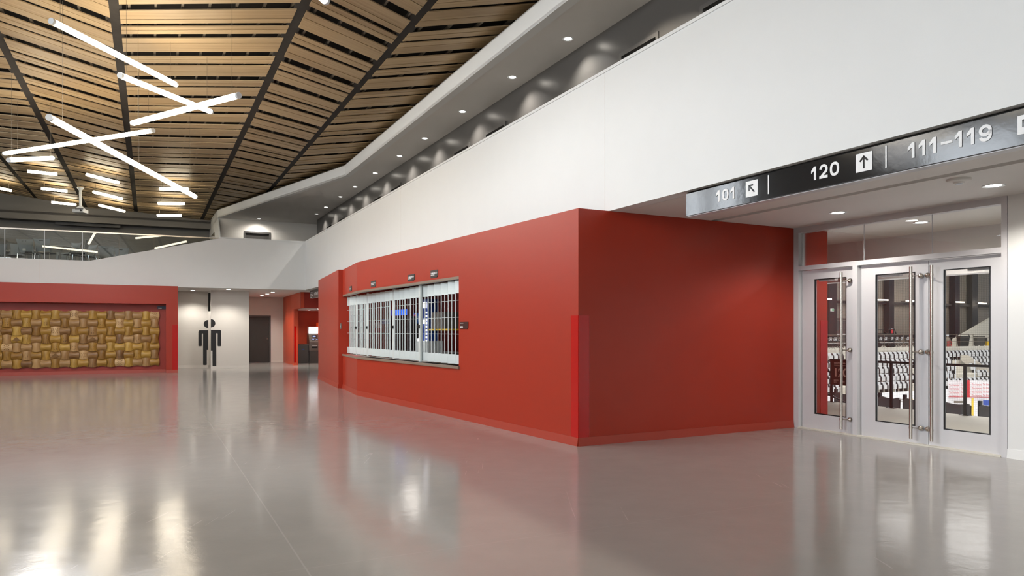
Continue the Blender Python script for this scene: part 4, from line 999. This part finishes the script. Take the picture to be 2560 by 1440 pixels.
def nb(x, dep): p = online(x, NB-Vector((-.463,.886,0))*dep, NB-Vector((-.463,.886,0))*dep+bwd); return p
fwd = Vector((.463,-.886,0)); nax = (bwd, -fwd, Vector((0,0,1)))
c = nb(755.5, .30); wb_ = thing('waste_cabinet', 'low dark grey cabinet with a steel top beside the cash machine', 'cabinet', tuple(c))
mb = MB(); mb.box(c+Vector((0,0,.385)), .44, .42, .77, nax); mb.build('body', M['darkmatt'], wb_, bevel=.008)
mb = MB(); mb.box(c+Vector((0,0,.785)), .44, .42, .03, nax); mb.build('top', M['steel'], wb_, bevel=.004)
mb = MB(); disc(mb, c+fwd*.211+Vector((0,0,.58)), .028, 0, 6.28, Matrix((bwd, Vector((0,0,1)), fwd)).transposed(), 0); mb.build('round_label', M['blue'], wb_)
c = nb(783.3, .28); at_ = thing('cash_machine', 'grey cash machine with a glowing ATM topper in the orange niche', 'cash machine', tuple(c))
def apt(a, f, z): return c+bwd*a+fwd*f+Vector((0,0,z))
def aprof(mb, prof, w, mi=0):
    mb.prism([apt(-w/2, f, z) for f, z in prof], bwd*w, mi)
mb = MB(); aprof(mb, [(-.22,0),(.2,0),(.2,.52),(-.22,.52)], .42); mb.build('base', M['darkmatt'], at_, bevel=.01)
mb = MB(); aprof(mb, [(-.22,.52),(.215,.52),(.23,.6),(.225,.84),(-.22,.84)], .44); mb.build('dispenser_front', M['atm'], at_, bevel=.01)
mb = MB(); aprof(mb, [(-.22,.84),(.25,.84),(.25,.89),(.1,1.18),(.02,1.24),(-.22,1.24)], .44); mb.build('console', M['atm'], at_, bevel=.012)
mb = MB(); aprof(mb, [(-.2,1.2),(-.02,1.22),(-.04,1.3),(-.2,1.3)], .34); mb.build('neck', M['darkmatt'], at_)
mb = MB(); aprof(mb, [(-.2,1.22),(-.0,1.22),(.0,1.52),(-.2,1.52)], .42); mb.build('topper_case', M['cap'], at_, bevel=.02)
mb = MB(); mb.box(apt(0,.004,1.375), .37, .012, .27, nax); tpp = mb.build('topper_panel', M['whitelit'], at_)
text('A T M', .085, apt(-.14,.012,1.425), bwd, tpp, M['ltrred'], fit=.28)
sl = Vector((.1-.25, 1.18-.89)).normalized(); upv = (fwd*sl.x+Vector((0,0,sl.y))).normalized(); nv = bwd.cross(upv)
def con(a, k): return apt(a, .25-.15*k, .89+.29*k)+nv*.004
for nme, a, k, w, h, m_ in (('screen_bezel',0,.78,.2,.12,'black'),('screen',0,.78,.12,.06,'screen'),('keypad',-.05,.3,.14,.08,'black'),('card_slot',.1,.3,.08,.06,'black'),('card_slot_light',.1,.33,.06,.02,'screen'),('keypad_light',-.05,.36,.08,.02,'screen'),('label_panel',-.08,.55,.07,.04,'cap'),('receipt_slot',.1,.52,.09,.03,'black')):
    mb = MB(); mb.box(con(a, k)+nv*(.002 if 'light' in nme or nme == 'screen' else 0), w, .008, h, (bwd, nv, upv)); mb.build(nme, M[m_], at_)
mb = MB(); mb.box(apt(0,.232,.68), .24, .01, .11, nax); mb.build('cash_tray', M['black'], at_, bevel=.004)
mb = MB(); mb.box(apt(0,.24,.72), .2, .015, .02, nax); mb.build('tray_lip', M['alu'], at_)
c = nb(820, .35); vm = thing('vending_machine', 'bright orange vending machine with a large white G, mostly hidden by the red wall', 'vending machine', tuple(c))
vw = 1.0; vl = online(795.3, c, c+bwd); c2 = Vector((vl.x, vl.y, 0))+bwd*vw/2
mb = MB(); mb.box(c2+Vector((0,0,.86)), vw, .7, 1.66, nax); mb.build('cabinet', M['vend'], vm, bevel=.01)
mb = MB(); mb.box(c2+fwd*.355-bwd*.18+Vector((0,0,1.4)), .3, .01, .2, nax); mb.build('lit_panel', M['whitelit'], vm)
text('G', .72, c2+fwd*.36-bwd*.46+Vector((0,0,.55+.25)), bwd, vm, M['ltr'], bold=.03)
mb = MB(); mb.box(c2+Vector((0,0,.02)), vw, .6, .04, nax); mb.build('plinth', M['black'], vm)
for x, y, lab in ((773,775,'downlight in the niche ceiling above the waste cabinet'), (797,772,'downlight in the niche ceiling above the cash machine')):
    downlight(onz(x, y, NZ-.001), lab, 'niche downlights', .08, 90, 140)
# ---------------------------------------------------------------- arena
BH = MB(); plate(BH, bk-dd*9, bk+dd*20, 2.15, CZ+.0, .25, away=dn); struct(BH.build('wall_arena_bulkhead', M['white']), 'white bulkhead on the arena side of the doors', 'wall')
wall('wall_arena_upper', bk-dd*9+dn*.1, bk+dd*20+dn*.1, CZ, 15, M['darkmatt'], .2, away=dn)
mb = MB(); mb.prism([tuple(C2+dn*.13-dd*0), tuple(C2+dn*.13+dd*18), tuple(C2+dn*3.62+dd*18), tuple(C2+dn*3.62-dd*14), tuple(C2+dn*.75-dd*14), tuple(C2+dn*.75)], (0,0,.003)); struct(mb.build('floor_concourse', M['concretel']), 'pale concrete floor of the arena concourse')
# guard rail at the concourse edge
def ap(s_, dep, z): return C2+dd*s_+dn*dep+Vector((0,0,z))
def ax_at(x, dep): p = online(x, C2+dn*dep, C2+dn*dep+dd); return p
ED = 3.55
ar = thing('arena_railing', 'dark steel railing along the concourse edge beyond the doors', 'railing', tuple(ax_at(2228, ED)))
pL_ = ax_at(2068, ED); pR_ = ax_at(2620, ED)
mb = MB(); mb.tube([pL_+dn*.2+Vector((0,0,.72)), pL_+dn*.05+Vector((0,0,.78)), pL_+dd*.08+Vector((0,0,.80)), pR_+Vector((0,0,.80))], .022, 10); mb.build('top_rail', M['seatdark'], ar, smooth=True)
for x in (2079, 2228, 2413):
    p = ax_at(x, ED); mb = MB(); mb.box(p+Vector((0,0,.4)), .045, .03, .8, (dd, dn, Vector((0,0,1)))); mb.box(p+Vector((0,0,.006)), .16, .08, .012, (dd, dn, Vector((0,0,1)))); mb.build('post', M['seatdark'], ar)
for z in (.45, .0):
    mb = MB(); a = ax_at(2066, ED+.15)+Vector((0,0,z-.02)); mb.tube([a+Vector((0,0,.16)), a+dd*.6+dn*.8-Vector((0,0,.35))], .02, 8); mb.build('stair_rail', M['seatdark'], ar)
a = ax_at(2079.5, ED-.03); ss_ = thing('section_sign', 'dark brown section sign reading 120 on the arena railing', 'sign', (a.x, a.y, .33))
mb = MB(); mb.box(a+dd*.22+Vector((0,0,.57)), .44, .015, .47, (dd, dn, Vector((0,0,1)))); mb.build('panel', M['platebrown'], ss_)
def at2(s_, size, dx, z, sx=1.0): text(s_, size, a+dd*dx-dn*.009+Vector((0,0,z)), dd, ss_, M['ltrpink'], bold=.03 if size > .1 else .01, sx=sx)
at2('CENTRE JEAN', .042, .055, .73); at2('120', .21, .04, .50, 1.0); at2('SI\u00c8GES', .035, .05, .41); at2('SEATS', .022, .05, .38); at2('101', .05, .22, .39)
mb = MB(); mb.box(a+dd*.23-dn*.009+Vector((0,0,.705)), .34, .002, .006, (dd, dn, Vector((0,0,1)))); mb.build('rule_line', M['ltrpink'], ss_)
# near seats just below the edge
for i, (x0, x1, lab) in enumerate(((2083,2140,'curved grey seat back beyond the section sign'), (2136,2189,'curved grey seat back hidden behind the door frame'), (2193,2252,'curved grey seat back at the foot of the railing post'), (2255,2330,'curved grey seat back beside the steel pull bar'), (2345,2430,'curved grey seat back behind the last glass door'), (2443,2535,'curved grey seat back closest to the white wall'))):
    a = ax_at(x0, 4.08); b = ax_at(x1, 4.08); w = (b-a).length-.05; c = (a+b)/2
    t = thing('stadium_seat', lab, 'seat', (c.x, c.y, -.5), group='grey seat backs at the concourse edge')
    def sf(u, v, o_=0): 
        x = (u-.5)*w; k = abs(u-.5)*2; return c+dd*x*(1-.06*(1-v))+dn*(.05*(1-k*k)+o_)+Vector((0,0,-.5+(.66-.05*math.sin(u*3.1)-.10*max(0,k-.75)/.25*(k-.75)/.25*.5)*v))
    mb = MB(); mb.grid(lambda u, v: sf(u, v), 12, 4); mb.grid(lambda u, v: sf(1-u, v, .03), 12, 4)
    for k in range(12): mb.face([sf(k/12,1), sf((k+1)/12,1), sf((k+1)/12,1,.03), sf(k/12,1,.03)])
    mb.build('backrest', M['seatgrey'], t, smooth=True)
    mb = MB(); mb.box(a+dn*.08+Vector((0,0,-.14)), .045, .06, .68, (dd, dn, Vector((0,0,1)))); mb.build('arm_post', M['seatdark'], t)
# netting
mb = MB(); a = ax_at(1990, 5.2); b = ax_at(2760, 5.2); L_ = (b-a).length
mb.face([a+Vector((0,0,-4)), b+Vector((0,0,-4)), b+Vector((0,0,6)), a+Vector((0,0,6))], 0, [(0,0),(L_/.032,0),(L_/.032,10/.032),(0,10/.032)])
tag(mb.build('safety_net', M['net']), 'fine protective netting hanging in front of the seats', 'net', kind='stuff')
# arena floor/bowl
FO = Vector((28.5, 55, 0)); aa = Vector((.886,.463,0)); ab = Vector((-.463,.886,0))
def fp(a_, b_, z_): return FO+aa*a_+ab*b_+Vector((0,0,z_))
def fa(x, b_):                         # position along a far row seen at column x
    p = online(x, fp(0,b_,0), fp(1,b_,0)); return (p-fp(0,b_,0)).dot(aa)
mb = MB(); P_ = fp(-40,0,-3.6); 
mb.face([(4,14,-3.6),(60,-30,-3.6),(110,40,-3.6),(40,110,-3.6)]); struct(mb.build('floor_rink', M['boardw']), 'white ice surface of the rink', 'ice')
ROWS = 5; RD = .85; RH = .454
mb = MB()
for k in range(ROWS+1):
    b0 = -k*RD; z = -.57-RH*k
    if k == 0: mb.hexa([fp(-22,0,-4),fp(40,0,-4),fp(40,9,-4),fp(-22,9,-4)], [fp(-22,0,0),fp(40,0,0),fp(40,9,0),fp(-22,9,0)])
    mb.hexa([fp(-22,b0-RD,-4),fp(40,b0-RD,-4),fp(40,b0,-4),fp(-22,b0,-4)], [fp(-22,b0-RD,z-.35),fp(40,b0-RD,z-.35),fp(40,b0,z-.35),fp(-22,b0,z-.35)])
struct(mb.build('floor_stands', M['concretel']), 'pale concrete steps of the far stand', 'stand')
mb = MB(); mb.hexa([fp(-22,-.02,-.42),fp(40,-.02,-.42),fp(40,.06,-.42),fp(-22,.06,-.42)], [fp(-22,-.02,.12),fp(40,-.02,.12),fp(40,.06,.12),fp(-22,.06,.12)]); struct(mb.build('trim_stand_ledge', M['concretel']), 'pale ledge above the top row of seats')
# one flip seat, faces the rink (-ab); local +X = along row
def make_seat(label, group):
    t = thing('flip_seat', label, 'seat', (0,0,0), 0, group)
    mb = MB(); mb.grid(lambda u, v: ((u-.5)*.35, .10+.06*v-.03*abs(u-.5), .30+.42*v), 4, 3); mb.grid(lambda u, v: ((.5-u)*.35, .14+.06*v, .30+.42*v), 4, 3)
    mb.box((0,.04,.40), .34, .06, .30); mb.build('shell', M['seatwhite'], t, local=True)
    mb = MB(); mb.prism([(.19,.0,.0),(.19,.18,.0),(.19,.22,.74),(.19,.06,.66),(.19,-.02,.45)], (.08,0,0)); mb.build('side_frame', M['seatdark'], t, local=True)
    return t
rowname = ['topmost', 'second', 'third', 'fourth', 'lowest']
ang = math.atan2(aa.y, aa.x)
first = None; cnt = 0
for k in range(ROWS):
    b_ = -k*RD-.45; z = -.918-RH*k
    lab = 'white flip-up seat in the %s row of the far stand' % rowname[k]; gname = 'white seats of the far stand, %s row' % rowname[k]
    for x0, x1 in ((2066,2108),(2183,2282),(2352,2472)):
        a0, a1 = fa(x0, b_), fa(x1, b_); n = int(a0/.50)
        while n*.50 < a1:
            a_ = n*.50; n += 1
            if a_ < a0: continue
            p = fp(a_, b_, z)
            px = CX+F*p.x/p.y
            if k >= 1 and 2372+k*6 < px < 2400+k*14 and k < 4: continue
            if first is None: first = make_seat(lab, gname); first.location = p; first.rotation_euler = (0,0,ang)
            else: dup(first, p, ang, lab, gname)
            cnt += 1
# slanted concrete stair wall in the stand
mb = MB(); a0, a1 = fa(2398, -1), fa(2475, -3)
mb.prism([fp(a0,-1.1,-.5), fp(a0,-1.1,-.9), fp(a1,-3.2,-2.6), fp(a1,-3.2,-2.0)], aa*.1-ab*.5); struct(mb.build('wall_stair_parapet', M['concrete']), 'slanting concrete parapet of the stand stairs')
# boards
BDz0, BDz1 = -3.6, -2.42; bb = -6.1
bd = thing('rink_boards', 'white rink boards with small coloured sponsor marks', 'boards', tuple(fp(0,bb,BDz0)))
mb = MB(); mb.hexa([fp(-22,bb-.05,BDz0),fp(40,bb-.05,BDz0),fp(40,bb+.05,BDz0),fp(-22,bb+.05,BDz0)], [fp(-22,bb-.05,BDz1),fp(40,bb-.05,BDz1),fp(40,bb+.05,BDz1),fp(-22,bb+.05,BDz1)]); mb.build('board_wall', M['boardw'], bd)
def onbd(x, z): return fp(fa(x, bb-.07), bb-.07, z)
for x, z, m_ in ((2187,-3.0,'logored'), (2244,-3.0,'logored')):
    c = onbd(x, z); mb = MB(); mb.prism([c+aa*p_+Vector((0,0,q_)) for p_, q_ in ((-.15,0),(0,-.19),(.15,0),(0,.19))], -ab*.01); mb.build('diamond_logo', M[m_], bd)
for x in (2222, 2278):
    c = onbd(x, -3.0); mb = MB(); disc(mb, c, .17, 0, 3.14, Matrix((aa, Vector((0,0,1)), -ab)).transposed(), 0, .01); mb.build('sun_logo', M['logoyel'], bd)
    mb = MB(); mb.box(c-Vector((0,0,.07)), .5, .01, .12, (aa, ab, Vector((0,0,1)))); mb.build('logo_band', M['logoblue'], bd)
text('Best\nWestern', .14, onbd(2251,-2.92), aa, bd, M['rail'])
# end-zone boards nearer, with script lettering, seen through the last door
eb = thing('corner_boards', 'white corner boards covered with repeated red script lettering', 'boards', tuple(at(2420,990,40)))
Yn = 40.0
ca = at(2340, 1000, Yn); cb = at(2480, 1000, Yn-.0)
zt_, zb_ = zat(952, Yn), zat(1060, Yn)
cu_ = Vector((1,.02,0)).normalized(); cn_ = Vector((-cu_.y, cu_.x, 0))
mb = MB(); ca2 = at(2371, 0, Yn+.4); ca2.z = 0; cb2 = at(2560, 0, Yn); cb2.z = 0
plate(mb, ca2, cb2, zb_-1.5, zt_, .08); mb.build('board_wall', M['boardw'], eb)
mb = MB(); plate(mb, ca2-cn_*.02, cb2-cn_*.02, zat(994.5, Yn), zat(993.3, Yn), .01); mb.build('red_stripe', M['logored'], eb)
for r_ in range(4):
    for x in (2372, 2401, 2429, 2456):
        p = at(x, 965+r_*9.2-(x-2372)*.02, Yn-.02); text('Tim Hortons', .16, p-cn_*.03, cu_, eb, M['ltrred'], 'script_lettering', bold=.004, sx=.62)
mb = MB(); plate(mb, at(2417,0,Yn-.1).xy.to_3d(), at(2424.5,0,Yn-.1).xy.to_3d(), zat(993, Yn), zat(950, Yn), .05); mb.build('red_pad', M['logored'], eb)
mb = MB(); plate(mb, at(2459,0,Yn-.1).xy.to_3d(), at(2473,0,Yn-.1).xy.to_3d(), zat(1013, Yn), zat(1000, Yn), .05); mb.build('blue_logo', M['logoblue'], eb)
mb = MB(); plate(mb, at(2386,0,Yn-.1).xy.to_3d(), at(2408,0,Yn-.1).xy.to_3d(), zat(1007, Yn), zat(1002, Yn), .05); mb.build('grey_logo', M['rail'], eb)
mb = MB(); plate(mb, at(2430,0,Yn-.1).xy.to_3d(), at(2434,0,Yn-.1).xy.to_3d(), zat(1040, Yn), zat(995, Yn), .05); mb.build('yellow_post', M['logoyel'], eb)
# glass stanchions above the boards
for i, x in enumerate((2238, 2389, 2437, 2371)):
    c = onbd(x, -2.42); mb = MB(); mb.box(c+Vector((0,0,.95)), .035, .04, 1.9, (aa, ab, Vector((0,0,1)))); tag(mb.build('glass_stanchion', M['cap']), 'pale stanchion of the rink glass', 'post', 'stanchions above the rink boards')
# far wall of the arena
wz = 9.0
aw = wall('wall_arena_far', fp(-26,8.0,0), fp(45,8.0,0), 0, 14, M['corr'], .3, label='dark corrugated wall behind the far stand')
slab('ceiling_arena', [(2,12),(70,-30),(120,40),(40,115),(-10,60)], 14, 14.2, M['darkmatt'])
for i, (x0, x1) in enumerate(((2067,2087),(2216,2229),(2381,2393),(2425,2439))):
    a0, a1 = fa(x0, 7.6), fa(x1, 7.6); mb = MB(); mb.box(fp((a0+a1)/2, 7.6, 6.5), a1-a0, .5, 13, (aa, ab, Vector((0,0,1)))); struct(mb.build('column_%d' % (i+1), M['seatdark']), 'dark steel column against the corrugated wall')
mb = MB(); mb.box(fp(8, 7.7, zat(753.5, 62)), 60, .2, .22, (aa, ab, Vector((0,0,1)))); struct(mb.build('beam_arena', M['seatdark']), 'dark rail beam across the corrugated wall')
mb = MB(); mb.box(fp(8, 7.75, zat(842, 62)), 60, .2, .35, (aa, ab, Vector((0,0,1)))); struct(mb.build('trim_arena_kick', M['seatdark']), 'dark band low on the corrugated wall')
for x0, x1, y, lab in ((2063,2078,748,'strip light framed by the narrow door'), (2196,2219.5,750,'strip light seen high in the middle door'), (2266,2290,752.5,'strip light beside the middle door pull bar'), (2391,2410.5,755.5,'strip light seen in the last door, nearer its pull bar'), (2447,2466,758.5,'strip light seen in the last door, by its hinge side')):
    a0, a1 = fa(x0, 6.8), fa(x1, 6.8); c = fp((a0+a1)/2, 6.8, 0); z = zat(y, c.y)
    t = thing('strip_light', lab, 'light', (c.x, c.y, z), group='strip lights on the arena wall')
    mb = MB(); mb.box(c+Vector((0,0,z)), a1-a0, .12, .10, (aa, ab, Vector((0,0,1)))); mb.build('diffuser', M['lensarena'], t, bevel=.03)
    mb = MB(); mb.box(c+ab*.5+Vector((0,0,z)), .1, .9, .04, (aa, ab, Vector((0,0,1)))); mb.build('bracket', M['seatdark'], t)
c = fp(fa(2080.5,6.9), 6.9, 0); z = zat(774.7, c.y); ex = thing('exit_sign', 'small white sign with green running figure on the arena column', 'sign', (c.x,c.y,z))
mb = MB(); mb.box(c+Vector((0,0,z)), .36, .08, .22, (aa,ab,Vector((0,0,1)))); mb.build('plate', M['ltr'], ex)
for dx in (-.06, .11):
    mb = MB(); mb.box(c+aa*dx-ab*.045+Vector((0,0,z)), .08, .01, .16, (aa,ab,Vector((0,0,1)))); mb.build('green_panel', M['green'], ex)
ea, eb_ = fa(2083,7.7), fa(2112,7.7); edr = thing('door_14', 'dark double exit door with pale push bars on the corrugated wall', 'door', tuple(fp((ea+eb_)/2,7.7,0))); edr['kind'] = 'structure'
for k in (0, 1):
    w_ = (eb_-ea)/2; mb = MB(); mb.box(fp(ea+w_*(k+.5), 7.6, 1.15), w_-.06, .1, 2.2, (aa,ab,Vector((0,0,1)))); lf = mb.build('leaf', M['framedark'], edr)
    mb = MB(); mb.box(fp(ea+w_*(k+.5), 7.5, 1.05), w_*.7, .06, .08, (aa,ab,Vector((0,0,1)))); mb.build('push_bar', M['cap'], lf)
mb = MB(); mb.box(fp((ea+eb_)/2, 7.6, 2.35), eb_-ea+.2, .14, .12, (aa,ab,Vector((0,0,1)))); mb.build('frame', M['seatdark'], edr)
c = fp(fa(2229.8,7.2), 7.2, 0); z = zat(830, c.y); fx = thing('fire_extinguisher', 'red fire extinguisher mounted on the arena column', 'fire extinguisher', (c.x,c.y,z))
mb = MB(); mb.lathe([(0,-.28),(.08,-.27),(.09,-.2),(.09,.15),(.05,.22),(0,.24)], c+Vector((0,0,z)), 14); mb.build('cylinder', M['logored'], fx, smooth=True)
mb = MB(); mb.box(c+Vector((0,0,z+.28)), .1, .06, .08); mb.build('valve', M['cap'], fx)
# concourse chairs on the far side
def make_folding(label):
    t = thing('folding_chair', label, 'chair', (0,0,0), 0, 'grey folding chairs on the far concourse')
    mb = MB(); mb.grid(lambda u, v: ((u-.5)*.42, .2-.02*v+.04*(abs(u-.5)*2)**2, .62+.24*v), 6, 3); mb.grid(lambda u, v: ((.5-u)*.42, .22-.02*v, .62+.24*v), 6, 3); mb.build('backrest', M['alu'], t, local=True)
    mb = MB(); mb.box((0,0,.44), .42, .4, .03); mb.build('seat', M['alu'], t, local=True)
    for sx in (-1,1):
        mb = MB(); mb.tube([(sx*.21,.22,.86),(sx*.21,-.2,0)], .016, 6); mb.build('leg', M['seatdark'], t, local=True)
        mb = MB(); mb.tube([(sx*.19,-.16,.45),(sx*.19,.24,0)], .016, 6); mb.build('leg', M['seatdark'], t, local=True)
    return t
fc = None
for j, x in enumerate((2071,2083,2095,2107,2209,2222,2238,2250,2263,2277)):
    p = fp(fa(x,1.6), 1.6, 0); lab = 'grey folding chair on the far concourse seen in the narrow door' if x < 2120 else 'grey folding chair on the far concourse seen in the middle door'
    if fc is None: fc = make_folding(lab); fc.location = p; fc.rotation_euler = (0,0,ang+.2)
    else: dup(fc, p, ang+.2+random.uniform(-.06,.06), lab)
rl = thing('concourse_railing', 'thin grey railing in front of the far folding chairs', 'railing', tuple(fp(fa(2230,.3),.3,0)))
for z in (1.05, .8, .5):
    mb = MB(); mb.tube([fp(-20,.2,z), fp(38,.2,z)], .018, 6); mb.build('rail_bar', M['rail'], rl)
for k in range(14):
    mb = MB(); mb.tube([fp(-12+k*2.2,.2,0), fp(-12+k*2.2,.2,1.05)], .02, 6); mb.build('post', M['rail'], rl)
# bins, bottle, white stair wall at right
c = fp(fa(2408,1.2),1.2,0); bn_ = thing('waste_bin', 'tall black waste bin with an open hood on the far concourse', 'bin', tuple(c))
mb = MB(); mb.hexa([c+Vector((a*.28,b*.25,0)) for a,b in ((-1,-1),(1,-1),(1,1),(-1,1))], [c+Vector((a*.36,b*.3,.78)) for a,b in ((-1,-1),(1,-1),(1,1),(-1,1))]); mb.build('body', M['black'], bn_, bevel=.03)
mb = MB(); mb.box(c+Vector((0,0,.84)), .8, .6, .12); mb.tube([c+Vector((-.36,-.25,.88)), c+Vector((-.34,-.2,1.06)), c+Vector((.34,-.2,1.06)), c+Vector((.36,-.25,.88))], .04, 8); mb.build('hood', M['black'], bn_)
c = fp(fa(2448,1.2),1.2,0); b2_ = thing('recycling_bin', 'squat dark grey bin beside the white stair wall', 'bin', tuple(c))
mb = MB(); mb.hexa([c+Vector((a*.3,b*.25,.15)) for a,b in ((-1,-1),(1,-1),(1,1),(-1,1))], [c+Vector((a*.32,b*.25,.8)) for a,b in ((-1,-1),(1,-1),(1,1),(-1,1))]); mb.build('body', M['darkmatt'], b2_, bevel=.03)
mb = MB(); mb.box(c+Vector((0,0,.86)), .7, .55, .08); mb.build('lid', M['darkmatt'], b2_)
for sx in (-1,1):
    mb = MB(); mb.box(c+Vector((sx*.22,0,.075)), .08, .4, .15); mb.build('foot', M['black'], b2_)
c = fp(fa(2462.5,1.2),1.2,0); boxthing('notice_box', 'small dark box standing beside the squat bin', 'box', c+Vector((0,0,.5)), .3, .2, .5, M['seatdark'])
c = fp(fa(2472,.8),.8,0); boxthing('yellow_crate', 'yellow crate at the edge of the last door pane', 'crate', c+Vector((0,0,.25)), .4, .3, .5, M['yellow'])
c = fp(fa(2369,1.2),1.2,0); bt = thing('bottle_cooler', 'bottle shaped cooler with red letters on the far concourse', 'cooler', tuple(c))
mb = MB(); mb.lathe([(0,0),(.24,0),(.25,.1),(.25,.55),(.2,.72),(.09,.86),(.08,.98),(0,.98)], c, 16); mb.build('body', M['rail'], bt, smooth=True)
mb = MB(); mb.lathe([(.0,.94),(.095,.94),(.095,1.08),(0,1.08)], c, 14); mb.build('bottle_cap', M['cap'], bt)
text('ICY', .26, c+Vector((-.2,-.262,.36)), Vector((1,0,0)), bt, M['ltrred'], bold=.02); text('ICY', .26, c+Vector((-.2,-.262,.10)), Vector((1,0,0)), bt, M['ltrred'], bold=.02)
c = fp(fa(2208,4),4,0); mc = thing('parked_cart', 'dark utility cart against the corrugated wall beyond the folding chairs', 'cart', tuple(c))
mb = MB(); mb.hexa([c+Vector((a*.8,b*.4,.5)) for a,b in ((-1,-1),(1,-1),(1,1),(-1,1))], [c+Vector((a*.7,b*.35,1.15)) for a,b in ((-1,-1),(1,-1),(1,1),(-1,1))]); mb.build('body', M['black'], mc, bevel=.05)
mb = MB(); mb.tube([c+Vector((.1,-.4,1.1)), c+Vector((.2,-.4,1.45)), c+Vector((.7,-.4,1.5)), c+Vector((.85,-.4,1.1))], .04, 6); mb.tube([c+Vector((-.8,-.4,1.1)), c+Vector((-.7,-.4,1.45)), c+Vector((-.2,-.4,1.45)), c+Vector((.1,-.4,1.1))], .03, 6); mb.build('handle_bar', M['black'], mc)
for sx in (-1,1):
    mb = MB(); mb.tube([c+Vector((sx*.55,-.42,.25)), c+Vector((sx*.55,.42,.25))], .25, 12); mb.build('wheel', M['black'], mc)
mb = MB(); p0 = fa(2388,3.5); p1 = fa(2500,3.5)
zz0, zz1 = zat(848, fp(p0,3.5,0).y), zat(783, fp(p1,3.5,0).y)
mb.prism([fp(p0,3.5,0), fp(p1,3.5,0), fp(p1,3.5,zz1), fp(p0,3.5,zz0)], ab*.3); struct(mb.build('wall_stair_white', M['concretel']), 'white wall rising with the arena stairs')
# ---------------------------------------------------------------- outer shell and daylight
WX = -20.0
fr_ = MB()
plate(fr_, (WX,-13,0), (WX,20,0), 0, 9.6, .25, holes=[(.4+i*3.1, 3.1+i*3.1, 5.1, 8.0) for i in range(7)]+[(28.3,29.4,5.1,8.0),(29.9,31.2,5.1,8.0)], away=Vector((-1,0,0))); struct(fr_.build('wall_left', M['beige']), 'window wall of the foyer outside the frame')
plate_b = MB(); plate(plate_b, (-26,-13,0), (18,-13,0), 0, 9.6, .25, holes=[(9+i*4.0, 12.6+i*4.0, 3.0, 6.6) for i in range(5)], away=Vector((0,-1,0))); struct(plate_b.build('wall_rear', M['white']), 'window wall behind the viewpoint')
wall('wall_right_rear', (16.5,-13), (19,6), 0, 9, M['white'], .2)
wall('wall_upper_right', l0(9.2,-13), l0(9.2,40), UC, 8.2, M['darkmatt'], .2, away=NN)
wall('wall_shell_far', (-26,44), (6,44), 0, 9, M['beige'], .2)
wall('wall_shell_left', (-26,18), (-26,44), 0, 9.6, M['beige'], .2)
def area(name, loc, rot, sx, sy, power, col):
    l = bpy.data.lights.new(name, 'AREA'); l.shape = 'RECTANGLE'; l.size = sx; l.size_y = sy; l.energy = power; l.color = col
    o = bpy.data.objects.new(name, l); COL.objects.link(o); o.location = loc; o.rotation_euler = rot; return o
area('daylight_left', (WX-.6, 2.5, 6.5), (0, math.radians(-90), 0), 3.4, 31, 5000, (.86,.93,1))
area('daylight_rear', (-1, -13.6, 4.8), (math.radians(90), 0, 0), 22, 4.2, 2000, (.93,.97,1))
area('arena_lamps', (30, 38, 13.5), (0, 0, 0), 34, 44, 13000, (1,.98,.95))
area('arena_concourse_lamps', (10.5, 15.5, 7), (0, 0, 0), 5, 9, 3000, (1,.96,.9))
c = inb(1030, 1.6, 2.6); area('concession_lamp', tuple(c), (0,0,0), .6, 2.5, 30, (1,.93,.85))
w = bpy.data.worlds.new('sky'); S.world = w; w.use_nodes = True
w.node_tree.nodes['Background'].inputs[0].default_value = (.78,.88,1,1); w.node_tree.nodes['Background'].inputs[1].default_value = .6
# ---------------------------------------------------------------- camera
cam = bpy.data.cameras.new('camera'); co = bpy.data.objects.new('camera', cam); COL.objects.link(co)
cam.sensor_width = 36; cam.lens = 36*F/2560; cam.shift_y = (HY-720)/2560
co.location = (0,0,EYE); co.rotation_euler = (math.radians(90), 0, 0); cam.clip_end = 400
S.camera = co
S.view_settings.view_transform = 'Standard'; S.view_settings.look = 'None'; S.view_settings.gamma = 1; S.view_settings.exposure = 0.0
S.view_settings.use_curve_mapping = False
S.cycles.max_bounces = 5; S.cycles.diffuse_bounces = 3; S.cycles.glossy_bounces = 3; S.cycles.transparent_max_bounces = 12; S.cycles.sample_clamp_indirect = 6; S.cycles.use_adaptive_sampling = True; S.cycles.adaptive_threshold = .09; S.cycles.adaptive_min_samples = 16; S.cycles.caustics_reflective = False; S.cycles.caustics_refractive = False
print('seats', cnt)
